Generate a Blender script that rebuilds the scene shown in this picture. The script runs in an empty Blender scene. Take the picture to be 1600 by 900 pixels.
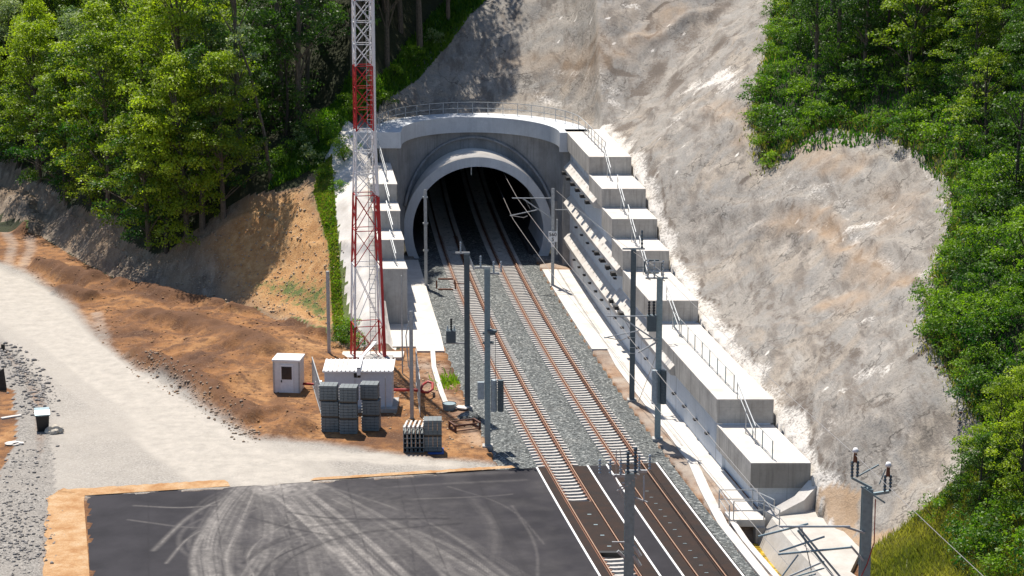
import bpy, math, random
import numpy as np
from mathutils import Vector, Matrix
R = math.radians
random.seed(7)
rng = np.random.default_rng(11)
scene = bpy.context.scene
COL = scene.collection

# ------------------------------------------------------------------ camera, sky, sun, exposure
FPX = 3375.0; PITCH = math.atan(750 / FPX); CAMH = 39.0
cam_d = bpy.data.cameras.new('camera'); cam = bpy.data.objects.new('camera', cam_d); COL.objects.link(cam)
cam_d.sensor_width = 36.0; cam_d.lens = 36.0 * FPX / 1600.0
cam_d.clip_start = 1.0; cam_d.clip_end = 6000.0
cam.location = (0, 0, CAMH); cam.rotation_euler = (math.pi / 2 - PITCH, 0, 0)
scene.camera = cam

SUN_EL = R(63); SUN_AZ = math.atan2(-0.36, 0.93)      # towards the sun, measured from +Y to +X
world = bpy.data.worlds.new('World'); scene.world = world; world.use_nodes = True
wn = world.node_tree.nodes; wl = world.node_tree.links
sky = wn.new('ShaderNodeTexSky'); sky.sky_type = 'NISHITA'; sky.sun_disc = False
sky.sun_elevation = SUN_EL; sky.sun_rotation = SUN_AZ
sky.air_density = 1.0; sky.dust_density = 0.6; sky.ozone_density = 2.5
wn['Background'].inputs['Strength'].default_value = 0.088
wl.new(sky.outputs[0], wn['Background'].inputs['Color'])
sd = bpy.data.lights.new('sun', 'SUN'); sd.energy = 4.5; sd.angle = R(0.5); sd.color = (1.0, 0.93, 0.83)
sun = bpy.data.objects.new('sun', sd); COL.objects.link(sun)
sl = Vector((math.sin(SUN_AZ) * math.cos(SUN_EL), math.cos(SUN_AZ) * math.cos(SUN_EL), math.sin(SUN_EL)))
sun.rotation_euler = sl.to_track_quat('Z', 'Y').to_euler(); sun.location = (-60, 260, 150)
scene.view_settings.view_transform = 'Standard'; scene.view_settings.look = 'None'
scene.view_settings.exposure = 0.72; scene.view_settings.gamma = 1.0
scene.view_settings.use_curve_mapping = False
scene.render.engine = 'CYCLES'
scene.cycles.max_bounces = 6; scene.cycles.diffuse_bounces = 3; scene.cycles.transmission_bounces = 3
scene.cycles.transparent_max_bounces = 6

# ------------------------------------------------------------------ survey: image measurements to ground coordinates
cp, sp = math.cos(PITCH), math.sin(PITCH)
def ray(px, py):
    a = (px - 800) / FPX; b = -(py - 450) / FPX
    return (a, cp + b * sp, -sp + b * cp)
def G(px, py, z=0.0):
    r = ray(px, py); t = (z - CAMH) / r[2]
    return (r[0] * t, r[1] * t)
def AY(px, py, Y):
    r = ray(px, py); t = Y / r[1]
    return (r[0] * t, Y, CAMH + r[2] * t)
def C(Y):                                               # alignment of the curved railway
    t = Y - 145.0
    return -0.137 * t + 0.00043 * t * t
def head(Y):                                            # heading angle of the alignment (rotation about z of its +Y)
    return -math.atan(-0.137 + 0.00086 * (Y - 145.0))

# ------------------------------------------------------------------ noise
def vn(x, y, s=0):
    xi = np.floor(x).astype(np.int64); yi = np.floor(y).astype(np.int64); xf = x - xi; yf = y - yi
    u = xf * xf * (3 - 2 * xf); w = yf * yf * (3 - 2 * yf)
    def h(a, b):
        n = (a * 374761393 + b * 668265263 + s * 974634777) & 0x7fffffff
        n = ((n ^ (n >> 13)) * 1274126177) & 0x7fffffff
        n = n ^ (n >> 16)
        return (n & 0xffff) / 65535.0
    return (h(xi, yi) * (1 - u) + h(xi + 1, yi) * u) * (1 - w) + (h(xi, yi + 1) * (1 - u) + h(xi + 1, yi + 1) * u) * w
def fbm(x, y, o=4, s=0):
    r = 0; a = 0.5; f = 1.0
    for i in range(o):
        r = r + a * vn(x * f + 17.3 * i, y * f - 9.1 * i, s + i); a *= 0.5; f *= 2.03
    return r / (1 - 0.5 ** o)          # about 0..1
def inside(x, y, poly):
    x = np.asarray(x); y = np.asarray(y); r = np.zeros(x.shape, bool); n = len(poly)
    for i in range(n):
        x0, y0 = poly[i]; x1, y1 = poly[(i + 1) % n]
        if y0 == y1: continue
        c = ((y0 > y) != (y1 > y)) & (x < (x1 - x0) * (y - y0) / (y1 - y0) + x0)
        r ^= c
    return r
def dist(x, y, pts):
    d = np.full(np.shape(x), 1e9)
    for (x0, y0), (x1, y1) in zip(pts[:-1], pts[1:]):
        dx, dy = x1 - x0, y1 - y0; L = dx * dx + dy * dy + 1e-9
        t = np.clip(((x - x0) * dx + (y - y0) * dy) / L, 0, 1)
        d = np.minimum(d, np.hypot(x - x0 - t * dx, y - y0 - t * dy))
    return d
def sdist(x, y, poly):                                  # > 0 inside the polygon
    d = dist(x, y, list(poly) + [poly[0]])
    return np.where(inside(x, y, poly), d, -d)
def sstep(a, b, x):
    t = np.clip((x - a) / (b - a), 0, 1); return t * t * (3 - 2 * t)

# ------------------------------------------------------------------ materials
def mat_new(name):
    m = bpy.data.materials.new(name); m.use_nodes = True
    nt = m.node_tree
    return m, nt, nt.nodes['Principled BSDF']
def nd(nt, t, **k):
    n = nt.nodes.new(t)
    for a, b in k.items(): setattr(n, a, b)
    return n
def coords(nt, scale=(1, 1, 1), rot=(0, 0, 0), obj=False):
    tc = nd(nt, 'ShaderNodeTexCoord'); mp = nd(nt, 'ShaderNodeMapping')
    mp.inputs['Scale'].default_value = scale; mp.inputs['Rotation'].default_value = rot
    nt.links.new(tc.outputs['Object'], mp.inputs['Vector'])
    return mp.outputs[0]
def noise(nt, vec, scale, detail=4, rough=0.6, dist_=0.0):
    n = nd(nt, 'ShaderNodeTexNoise'); n.inputs['Scale'].default_value = scale
    n.inputs['Detail'].default_value = detail; n.inputs['Roughness'].default_value = rough
    n.inputs['Distortion'].default_value = dist_
    nt.links.new(vec, n.inputs['Vector']); return n.outputs['Fac']
def ramp(nt, fac, stops):
    r = nd(nt, 'ShaderNodeValToRGB'); e = r.color_ramp.elements
    while len(e) < len(stops): e.new(0.5)
    for i, (p, c) in enumerate(stops):
        e[i].position = p; e[i].color = (*c, 1) if len(c) == 3 else c
    nt.links.new(fac, r.inputs[0]); return r.outputs[0]
def mix(nt, f, a, b, mode='MIX'):
    m = nd(nt, 'ShaderNodeMix', data_type='RGBA', blend_type=mode)
    for sock, v in ((m.inputs[0], f), (m.inputs[6], a), (m.inputs[7], b)):
        if hasattr(v, 'links'): nt.links.new(v, sock)
        elif isinstance(v, (int, float)): sock.default_value = v
        else: sock.default_value = (*v, 1)
    return m.outputs[2]
def bump(nt, p, h, strength=0.5, distn=0.05):
    b = nd(nt, 'ShaderNodeBump'); b.inputs['Strength'].default_value = strength; b.inputs['Distance'].default_value = distn
    nt.links.new(h, b.inputs['Height']); nt.links.new(b.outputs[0], p.inputs['Normal'])
def g3(v): return (v, v, v)

def concrete(name, base, dark, stain=0.5, bscale=1.0, rough=0.85, streak=True, joints=False):
    m, nt, p = mat_new(name)
    v = coords(nt)
    n1 = noise(nt, v, 0.55, 6, 0.65); n2 = noise(nt, v, 7.0, 4, 0.7)
    c = mix(nt, ramp(nt, n1, [(0.36, g3(0)), (0.72, g3(1))]), base, dark)
    c = mix(nt, ramp(nt, n2, [(0.3, g3(0.25)), (0.75, g3(0))]), c, [x * 0.6 for x in dark])
    if streak:
        vs = coords(nt, (2.2, 2.2, 0.16)); ns = noise(nt, vs, 2.0, 4, 0.6)
        c = mix(nt, ramp(nt, ns, [(0.5, g3(0)), (0.75, g3(stain))]), c, [x * 0.45 for x in dark])
    if joints:
        sx = nd(nt, 'ShaderNodeSeparateXYZ'); nt.links.new(v, sx.inputs[0])
        for ax, per, w_ in ((0, 1.62, .016), (1, 2.45, .013), (2, 0.75, .02)):
            a = nd(nt, 'ShaderNodeMath', operation='MULTIPLY'); nt.links.new(sx.outputs[ax], a.inputs[0]); a.inputs[1].default_value = 1 / per
            f = nd(nt, 'ShaderNodeMath', operation='FRACT'); nt.links.new(a.outputs[0], f.inputs[0])
            l = nd(nt, 'ShaderNodeMath', operation='LESS_THAN'); nt.links.new(f.outputs[0], l.inputs[0]); l.inputs[1].default_value = w_
            k = nd(nt, 'ShaderNodeMath', operation='MULTIPLY'); nt.links.new(l.outputs[0], k.inputs[0]); k.inputs[1].default_value = 0.55 if ax < 2 else 0.25
            c = mix(nt, k.outputs[0], c, [x * 0.4 for x in dark])
    nt.links.new(c, p.inputs['Base Color']); p.inputs['Roughness'].default_value = rough
    bump(nt, p, n2, 0.35, 0.02 * bscale)
    return m
def plain(name, col, rough=0.6, metal=0.0, var=0.25, vs=6.0, dirt=None):
    m, nt, p = mat_new(name)
    v = coords(nt); n = noise(nt, v, vs, 4, 0.6)
    d = dirt or [x * (1 - var) for x in col]
    c = mix(nt, ramp(nt, n, [(0.35, g3(0)), (0.7, g3(1))]), col, d)
    nt.links.new(c, p.inputs['Base Color']); p.inputs['Roughness'].default_value = rough; p.inputs['Metallic'].default_value = metal
    return m

MT = {}
MT['conc'] = concrete('concrete_grey', (0.46, 0.45, 0.43), (0.30, 0.29, 0.27), 0.5)
MT['conc_white'] = concrete('concrete_pale', (0.66, 0.63, 0.59), (0.47, 0.43, 0.38), 0.15, streak=False)
MT['conc_wall'] = concrete('concrete_wall', (0.66, 0.70, 0.74), (0.55, 0.59, 0.63), 0.2, joints=True)
MT['conc_portal'] = concrete('concrete_headwall', (0.34, 0.335, 0.33), (0.20, 0.195, 0.19), 0.5)
MT['conc_ring'] = concrete('concrete_ring', (0.62, 0.65, 0.68), (0.50, 0.52, 0.55), 0.2)
MT['conc_stain'] = concrete('concrete_block', (0.56, 0.53, 0.48), (0.33, 0.305, 0.275), 0.6, joints=True)
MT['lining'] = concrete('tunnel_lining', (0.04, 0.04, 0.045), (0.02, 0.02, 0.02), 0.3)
MT['conc_fore'] = concrete('forecourt_concrete', (0.52, 0.49, 0.45), (0.36, 0.33, 0.29), 0.3, streak=False)
MT['galv'] = plain('galvanised_steel', (0.42, 0.44, 0.45), 0.45, 0.3)
MT['pole_dark'] = plain('weathered_steel_pole', (0.09, 0.12, 0.14), 0.5, 0.3)
MT['pole_mid'] = plain('grey_steel_pole', (0.25, 0.33, 0.36), 0.5, 0.3)
MT['wire'] = plain('wire_metal', (0.38, 0.36, 0.34), 0.5, 0.3)
MT['black'] = plain('black_rubber', (0.012, 0.012, 0.013), 0.5)
MT['red'] = plain('red_paint', (0.48, 0.012, 0.018), 0.45)
MT['whitep'] = plain('white_paint', (0.80, 0.80, 0.80), 0.5, var=0.12)
MT['rust'] = plain('rusty_rail', (0.20, 0.075, 0.035), 0.7, 0.0, 0.45, 9)
MT['railtop'] = plain('worn_rail_head', (0.42, 0.27, 0.18), 0.45, 0.1, 0.3)
MT['sleeper'] = concrete('sleeper_concrete', (0.56, 0.53, 0.49), (0.40, 0.37, 0.34), 0.1, streak=False)
MT['rubber'] = plain('crossing_panel', (0.034, 0.020, 0.015), 0.7, 0.0, 0.5, 1.1, dirt=(0.020, 0.016, 0.015))
MT['rubber'].node_tree.nodes['Principled BSDF'].inputs['Specular IOR Level'].default_value = 0.12
MT['line'] = plain('road_paint', (0.78, 0.77, 0.75), 0.6, var=0.15)
MT['cabin'] = plain('cabin_panel', (0.70, 0.70, 0.69), 0.5, var=0.1)
MT['hutwall'] = plain('hut_wall', (0.56, 0.60, 0.66), 0.6, var=0.08)
MT['glass'] = plain('dark_glass', (0.03, 0.035, 0.04), 0.08)
MT['blockc'] = concrete('kerb_block_concrete', (0.20, 0.22, 0.225), (0.13, 0.15, 0.155), 0.3)
MT['wood'] = plain('pallet_timber', (0.10, 0.08, 0.06), 0.8)
MT['redpipe'] = plain('red_conduit', (0.36, 0.03, 0.028), 0.5)
MT['bark'] = plain('bark', (0.13, 0.11, 0.085), 0.9, 0, 0.5, 5)
MT['barkdark'] = plain('bark_dark', (0.05, 0.042, 0.034), 0.9, 0, 0.5, 5)
MT['blue'] = plain('blue_sheet', (0.03, 0.10, 0.35), 0.5)
MT['alu'] = plain('grey_box', (0.36, 0.42, 0.46), 0.5, 0.2)
MT['rock'] = plain('rock', (0.30, 0.28, 0.26), 0.9, 0, 0.5, 3)
MT['steelbrown'] = plain('rusty_frame', (0.10, 0.04, 0.025), 0.8)

# soil, gravel and road share one shader; a baked vertex mask says where each stuff really lies
def ground_mat(name):
    m, nt, p = mat_new(name)
    v = coords(nt)
    at = nd(nt, 'ShaderNodeAttribute', attribute_name='mask'); sep = nd(nt, 'ShaderNodeSeparateColor')
    nt.links.new(at.outputs['Color'], sep.inputs[0])
    big = noise(nt, v, 0.16, 5, 0.65, 0.6); mid = noise(nt, v, 1.1, 5, 0.7); fine = noise(nt, v, 9.0, 3, 0.75)
    soil = ramp(nt, big, [(0.36, (0.070, 0.027, 0.009)), (0.45, (0.165, 0.068, 0.019)), (0.54, (0.260, 0.115, 0.034)), (0.66, (0.38, 0.20, 0.078))])
    soil = mix(nt, ramp(nt, mid, [(0.40, g3(0.85)), (0.55, g3(0))]), soil, (0.10, 0.042, 0.016))
    soil = mix(nt, ramp(nt, fine, [(0.56, g3(0)), (0.72, g3(0.6))]), soil, (0.38, 0.25, 0.15))
    vo = nd(nt, 'ShaderNodeTexVoronoi'); vo.inputs['Scale'].default_value = 13.0; nt.links.new(v, vo.inputs['Vector'])
    sepv = nd(nt, 'ShaderNodeSeparateColor'); nt.links.new(vo.outputs['Color'], sepv.inputs[0])
    grav = ramp(nt, sepv.outputs[0], [(0.0, (0.12, 0.112, 0.10)), (0.5, (0.24, 0.222, 0.20)), (1.0, (0.37, 0.345, 0.31))])
    grav = mix(nt, ramp(nt, big, [(0.42, g3(0.55)), (0.56, g3(0))]), grav, (0.27, 0.245, 0.215))
    grav = mix(nt, ramp(nt, mid, [(0.5, g3(0)), (0.7, g3(0.5))]), grav, (0.13, 0.12, 0.11))
    dust = mix(nt, ramp(nt, mid, [(0.3, g3(0)), (0.75, g3(1))]), (0.48, 0.438, 0.382), (0.31, 0.285, 0.250))
    dust = mix(nt, ramp(nt, fine, [(0.3, g3(0.4)), (0.55, g3(0))]), dust, (0.38, 0.34, 0.29))
    green = mix(nt, mid, (0.05, 0.075, 0.02), (0.16, 0.15, 0.06))
    # broken edges: the masks are pushed about by noise
    def edge(s, w=0.35):
        a = nd(nt, 'ShaderNodeMath', operation='ADD'); b = nd(nt, 'ShaderNodeMath', operation='MULTIPLY_ADD')
        nt.links.new(mid, b.inputs[0]); b.inputs[1].default_value = w * 2; b.inputs[2].default_value = -w
        nt.links.new(s, a.inputs[0]); nt.links.new(b.outputs[0], a.inputs[1])
        return ramp(nt, a.outputs[0], [(0.25, g3(0)), (0.75, g3(1))])
    c = mix(nt, edge(sep.outputs[1]), soil, grav)
    c = mix(nt, edge(sep.outputs[2]), c, mix(nt, mid, (0.05, 0.020, 0.008), (0.17, 0.075, 0.028)))
    c = mix(nt, edge(sep.outputs[0], 0.3), c, dust)
    nt.links.new(c, p.inputs['Base Color']); p.inputs['Roughness'].default_value = 0.95
    ad = nd(nt, 'ShaderNodeMath', operation='ADD'); nt.links.new(mid, ad.inputs[0]); nt.links.new(fine, ad.inputs[1])
    bump(nt, p, ad.outputs[0], 0.8, 0.10)
    return m
MT['ground'] = ground_mat('soil_and_gravel')

def embank_mat():
    m, nt, p = mat_new('cut_slope_soil')
    v = coords(nt)
    at = nd(nt, 'ShaderNodeAttribute', attribute_name='mask'); sep = nd(nt, 'ShaderNodeSeparateColor')
    nt.links.new(at.outputs['Color'], sep.inputs[0])
    vs = coords(nt, (1.2, 0.35, 0.6), (0, 0, R(38)))
    st = noise(nt, vs, 1.3, 6, 0.7, 0.4); mid = noise(nt, v, 1.4, 5, 0.7); fine = noise(nt, v, 10, 3, 0.8); big = noise(nt, v, 0.2, 3)
    grey = ramp(nt, st, [(0.3, (0.090, 0.066, 0.046)), (0.5, (0.21, 0.158, 0.112)), (0.7, (0.38, 0.31, 0.235))])
    grey = mix(nt, ramp(nt, big, [(0.45, g3(0)), (0.6, g3(0.6))]), grey, (0.30, 0.20, 0.12))
    orange = ramp(nt, mid, [(0.3, (0.34, 0.155, 0.05)), (0.5, (0.48, 0.255, 0.095)), (0.7, (0.60, 0.37, 0.17))])
    c = mix(nt, sep.outputs[0], grey, orange)
    c = mix(nt, ramp(nt, fine, [(0.6, g3(0)), (0.72, g3(0.9))]), c, (0.62, 0.52, 0.42))
    green = ramp(nt, fine, [(0.3, (0.04, 0.07, 0.015)), (0.6, (0.16, 0.20, 0.05))])
    gg = nd(nt, 'ShaderNodeMath', operation='ADD'); nt.links.new(sep.outputs[2], gg.inputs[0])
    nn = nd(nt, 'ShaderNodeMath', operation='MULTIPLY_ADD'); nt.links.new(mid, nn.inputs[0]); nn.inputs[1].default_value = 1.4; nn.inputs[2].default_value = -0.7
    nt.links.new(nn.outputs[0], gg.inputs[1])
    c = mix(nt, ramp(nt, gg.outputs[0], [(0.35, g3(0)), (0.6, g3(1))]), c, green)
    nt.links.new(c, p.inputs['Base Color']); p.inputs['Roughness'].default_value = 0.95
    ad = nd(nt, 'ShaderNodeMath', operation='ADD'); nt.links.new(st, ad.inputs[0]); nt.links.new(fine, ad.inputs[1])
    bump(nt, p, ad.outputs[0], 0.9, 0.15)
    return m
MT['embank'] = embank_mat()

def shot_mat():
    m, nt, p = mat_new('sprayed_concrete')
    v = coords(nt); vs = coords(nt, (1.0, 0.28, 0.5), (0, 0, R(-38)))
    at = nd(nt, 'ShaderNodeAttribute', attribute_name='mask'); sep = nd(nt, 'ShaderNodeSeparateColor')
    nt.links.new(at.outputs['Color'], sep.inputs[0])
    st = noise(nt, vs, 0.9, 8, 0.72, 0.5); big = noise(nt, v, 0.11, 5, 0.6, 0.8); mid = noise(nt, v, 0.6, 6, 0.7, 0.3); fine = noise(nt, vs, 9, 4, 0.8)
    c = ramp(nt, big, [(0.30, (0.235, 0.220, 0.200)), (0.44, (0.305, 0.276, 0.240)), (0.52, (0.258, 0.243, 0.222)), (0.60, (0.315, 0.270, 0.220)), (0.70, (0.335, 0.312, 0.278))])
    c = mix(nt, ramp(nt, st, [(0.38, g3(0.85)), (0.51, g3(0))]), c, (0.150, 0.128, 0.108))
    c = mix(nt, ramp(nt, mid, [(0.56, g3(0)), (0.66, g3(0.5))]), c, (0.46, 0.41, 0.355))
    c = mix(nt, ramp(nt, mid, [(0.34, g3(0.5)), (0.45, g3(0))]), c, (0.20, 0.160, 0.125))
    iso = noise(nt, v, 5.0, 5, 0.75)
    c = mix(nt, ramp(nt, iso, [(0.36, g3(0.6)), (0.47, g3(0))]), c, (0.13, 0.115, 0.10))
    c = mix(nt, ramp(nt, iso, [(0.62, g3(0)), (0.72, g3(0.6))]), c, (0.52, 0.48, 0.43))
    # cracks running down and across the sprayed skin
    vk = nd(nt, 'ShaderNodeTexVoronoi', feature='DISTANCE_TO_EDGE'); vk.inputs['Scale'].default_value = 0.16
    wv = nd(nt, 'ShaderNodeMix', data_type='VECTOR'); wv.inputs[0].default_value = 0.12
    nz = nd(nt, 'ShaderNodeTexNoise'); nz.inputs['Scale'].default_value = 0.7; nz.inputs['Detail'].default_value = 6; nt.links.new(v, nz.inputs['Vector'])
    sc_ = nd(nt, 'ShaderNodeVectorMath', operation='MULTIPLY_ADD'); nt.links.new(nz.outputs['Color'], sc_.inputs[0]); sc_.inputs[1].default_value = (5, 5, 5); nt.links.new(v, sc_.inputs[2])
    nt.links.new(sc_.outputs[0], vk.inputs['Vector'])
    cr = nd(nt, 'ShaderNodeMath', operation='MULTIPLY'); nt.links.new(ramp(nt, vk.outputs['Distance'], [(0.0, g3(1)), (0.02, g3(0))]), cr.inputs[0]); nt.links.new(ramp(nt, mid, [(0.44, g3(0)), (0.52, g3(0.9))]), cr.inputs[1])
    c = mix(nt, cr.outputs[0], c, (0.07, 0.06, 0.05))
    def rough_mask(o, g=1.3):
        q = nd(nt, 'ShaderNodeMath', operation='MULTIPLY_ADD'); nt.links.new(iso, q.inputs[0]); q.inputs[1].default_value = g; q.inputs[2].default_value = -g / 2
        w_ = nd(nt, 'ShaderNodeMath', operation='MULTIPLY_ADD'); nt.links.new(mid, w_.inputs[0]); w_.inputs[1].default_value = g * .7; w_.inputs[2].default_value = -g * .35
        t_ = nd(nt, 'ShaderNodeMath', operation='ADD'); nt.links.new(q.outputs[0], t_.inputs[0]); nt.links.new(w_.outputs[0], t_.inputs[1])
        u_ = nd(nt, 'ShaderNodeMath', operation='ADD'); nt.links.new(t_.outputs[0], u_.inputs[0]); nt.links.new(o, u_.inputs[1])
        k_ = nd(nt, 'ShaderNodeMath', operation='MULTIPLY', use_clamp=True); nt.links.new(ramp(nt, u_.outputs[0], [(0.28, g3(0)), (0.52, g3(1))]), k_.inputs[0])
        m_ = nd(nt, 'ShaderNodeMath', operation='MULTIPLY', use_clamp=True); nt.links.new(o, m_.inputs[0]); m_.inputs[1].default_value = 4.0
        nt.links.new(m_.outputs[0], k_.inputs[1]); return k_.outputs[0]
    c = mix(nt, rough_mask(sep.outputs[0]), c, (0.62, 0.58, 0.53))
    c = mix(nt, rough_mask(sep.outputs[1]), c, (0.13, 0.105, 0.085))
    c = mix(nt, sep.outputs[2], c, mix(nt, mid, (0.44, 0.30, 0.18), (0.30, 0.20, 0.12)))
    nt.links.new(c, p.inputs['Base Color']); p.inputs['Roughness'].default_value = 0.9
    ad = nd(nt, 'ShaderNodeMath', operation='MULTIPLY_ADD'); nt.links.new(st, ad.inputs[0]); ad.inputs[1].default_value = 2.5; nt.links.new(iso, ad.inputs[2])
    bump(nt, p, ad.outputs[0], 0.65, 0.12)
    return m
MT['shot'] = shot_mat()

def forest_floor_mat():
    m, nt, p = mat_new('forest_floor')
    v = coords(nt); a = noise(nt, v, 0.8, 6, 0.7); f = noise(nt, v, 8, 3, 0.8)
    c = ramp(nt, a, [(0.35, (0.014, 0.018, 0.007)), (0.55, (0.026, 0.032, 0.010)), (0.72, (0.055, 0.042, 0.022))])
    c = mix(nt, ramp(nt, f, [(0.5, g3(0)), (0.7, g3(0.5))]), c, (0.04, 0.06, 0.014))
    nt.links.new(c, p.inputs['Base Color']); p.inputs['Roughness'].default_value = 1.0
    bump(nt, p, f, 0.8, 0.2); return m
MT['floor'] = forest_floor_mat()

def ballast_mat():
    m, nt, p = mat_new('ballast_stone')
    v = coords(nt); vo = nd(nt, 'ShaderNodeTexVoronoi'); vo.inputs['Scale'].default_value = 9.0; nt.links.new(v, vo.inputs['Vector'])
    s = nd(nt, 'ShaderNodeSeparateColor'); nt.links.new(vo.outputs['Color'], s.inputs[0])
    c = ramp(nt, s.outputs[0], [(0.0, (0.018, 0.022, 0.022)), (0.55, (0.085, 0.095, 0.095)), (0.85, (0.16, 0.172, 0.168)), (1.0, (0.34, 0.35, 0.33))])
    n = noise(nt, v, 0.5, 4)
    c = mix(nt, ramp(nt, n, [(0.5, g3(0)), (0.7, g3(0.25))]), c, (0.17, 0.165, 0.15))
    nt.links.new(c, p.inputs['Base Color']); p.inputs['Roughness'].default_value = 0.85
    bump(nt, p, vo.outputs['Distance'], 1.0, 0.07); return m
MT['ballast'] = ballast_mat()

def asphalt_mat():
    m, nt, p = mat_new('asphalt')
    v = coords(nt); a = noise(nt, v, 0.35, 5, 0.6); f = noise(nt, v, 25, 3, 0.8); mid = noise(nt, v, 2.2, 5, 0.7)
    at = nd(nt, 'ShaderNodeAttribute', attribute_name='mask'); sep = nd(nt, 'ShaderNodeSeparateColor')
    nt.links.new(at.outputs['Color'], sep.inputs[0])
    c = ramp(nt, a, [(0.35, (0.018, 0.017, 0.021)), (0.65, (0.031, 0.029, 0.034))])
    c = mix(nt, ramp(nt, f, [(0.6, g3(0)), (0.8, g3(0.4))]), c, (0.07, 0.07, 0.075))
    d = nd(nt, 'ShaderNodeMath', operation='MULTIPLY'); nt.links.new(sep.outputs[0], d.inputs[0])
    nt.links.new(ramp(nt, mid, [(0.25, g3(0.45)), (0.7, g3(1))]), d.inputs[1])
    c = mix(nt, d.outputs[0], c, (0.34, 0.315, 0.29))
    c = mix(nt, sep.outputs[1], c, (0.016, 0.015, 0.018))
    nt.links.new(c, p.inputs['Base Color']); p.inputs['Roughness'].default_value = 0.8; p.inputs['Specular IOR Level'].default_value = 0.15
    bump(nt, p, f, 0.3, 0.01); return m
MT['asphalt'] = asphalt_mat()

def sand_mat():
    m, nt, p = mat_new('orange_sand')
    v = coords(nt); a = noise(nt, v, 0.7, 5, 0.7); f = noise(nt, v, 12, 3, 0.8)
    c = ramp(nt, a, [(0.35, (0.32, 0.155, 0.055)), (0.5, (0.43, 0.26, 0.125)), (0.65, (0.50, 0.36, 0.22))])
    c = mix(nt, ramp(nt, f, [(0.35, g3(0.6)), (0.55, g3(0))]), c, (0.28, 0.15, 0.07))
    nt.links.new(c, p.inputs['Base Color']); p.inputs['Roughness'].default_value = 1.0
    bump(nt, p, f, 0.8, 0.05); return m
MT['sand'] = sand_mat()

def leaf_mat(name, c_lo, c_hi, trans=0.4):
    m = bpy.data.materials.new(name); m.use_nodes = True; nt = m.node_tree
    for n in list(nt.nodes):
        if n.type != 'OUTPUT_MATERIAL': nt.nodes.remove(n)
    out = nt.nodes['Material Output']
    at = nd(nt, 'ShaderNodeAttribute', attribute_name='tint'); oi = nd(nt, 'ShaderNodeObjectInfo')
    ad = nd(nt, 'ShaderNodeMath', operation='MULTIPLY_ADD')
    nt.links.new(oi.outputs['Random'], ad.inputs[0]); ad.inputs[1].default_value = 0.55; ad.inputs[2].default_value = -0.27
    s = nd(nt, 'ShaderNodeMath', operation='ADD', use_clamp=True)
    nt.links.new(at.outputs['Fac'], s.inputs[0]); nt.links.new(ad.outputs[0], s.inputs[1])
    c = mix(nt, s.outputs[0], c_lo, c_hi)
    d = nd(nt, 'ShaderNodeBsdfPrincipled'); d.inputs['Roughness'].default_value = 0.5
    d.inputs['Specular IOR Level'].default_value = 0.35
    t = nd(nt, 'ShaderNodeBsdfTranslucent'); ms = nd(nt, 'ShaderNodeMixShader'); ms.inputs[0].default_value = trans
    nt.links.new(c, d.inputs['Base Color'])
    tc = mix(nt, 1.0, c, (1.25, 1.40, 0.45), 'MULTIPLY'); nt.links.new(tc, t.inputs['Color'])
    nt.links.new(d.outputs[0], ms.inputs[1]); nt.links.new(t.outputs[0], ms.inputs[2]); nt.links.new(ms.outputs[0], out.inputs['Surface'])
    return m
MT['leaf'] = leaf_mat('tree_leaves', (0.022, 0.085, 0.012), (0.38, 0.47, 0.035), 0.5)
MT['leafd'] = leaf_mat('dark_tree_leaves', (0.020, 0.060, 0.010), (0.09, 0.18, 0.02), 0.4)
MT['leafs'] = leaf_mat('silvery_leaves', (0.08, 0.16, 0.05), (0.33, 0.40, 0.20), 0.35)
MT['leafb'] = leaf_mat('shrub_leaves', (0.030, 0.11, 0.010), (0.23, 0.36, 0.025), 0.48)
MT['grassm'] = leaf_mat('grass_blades', (0.10, 0.14, 0.02), (0.42, 0.38, 0.10), 0.35)

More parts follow.
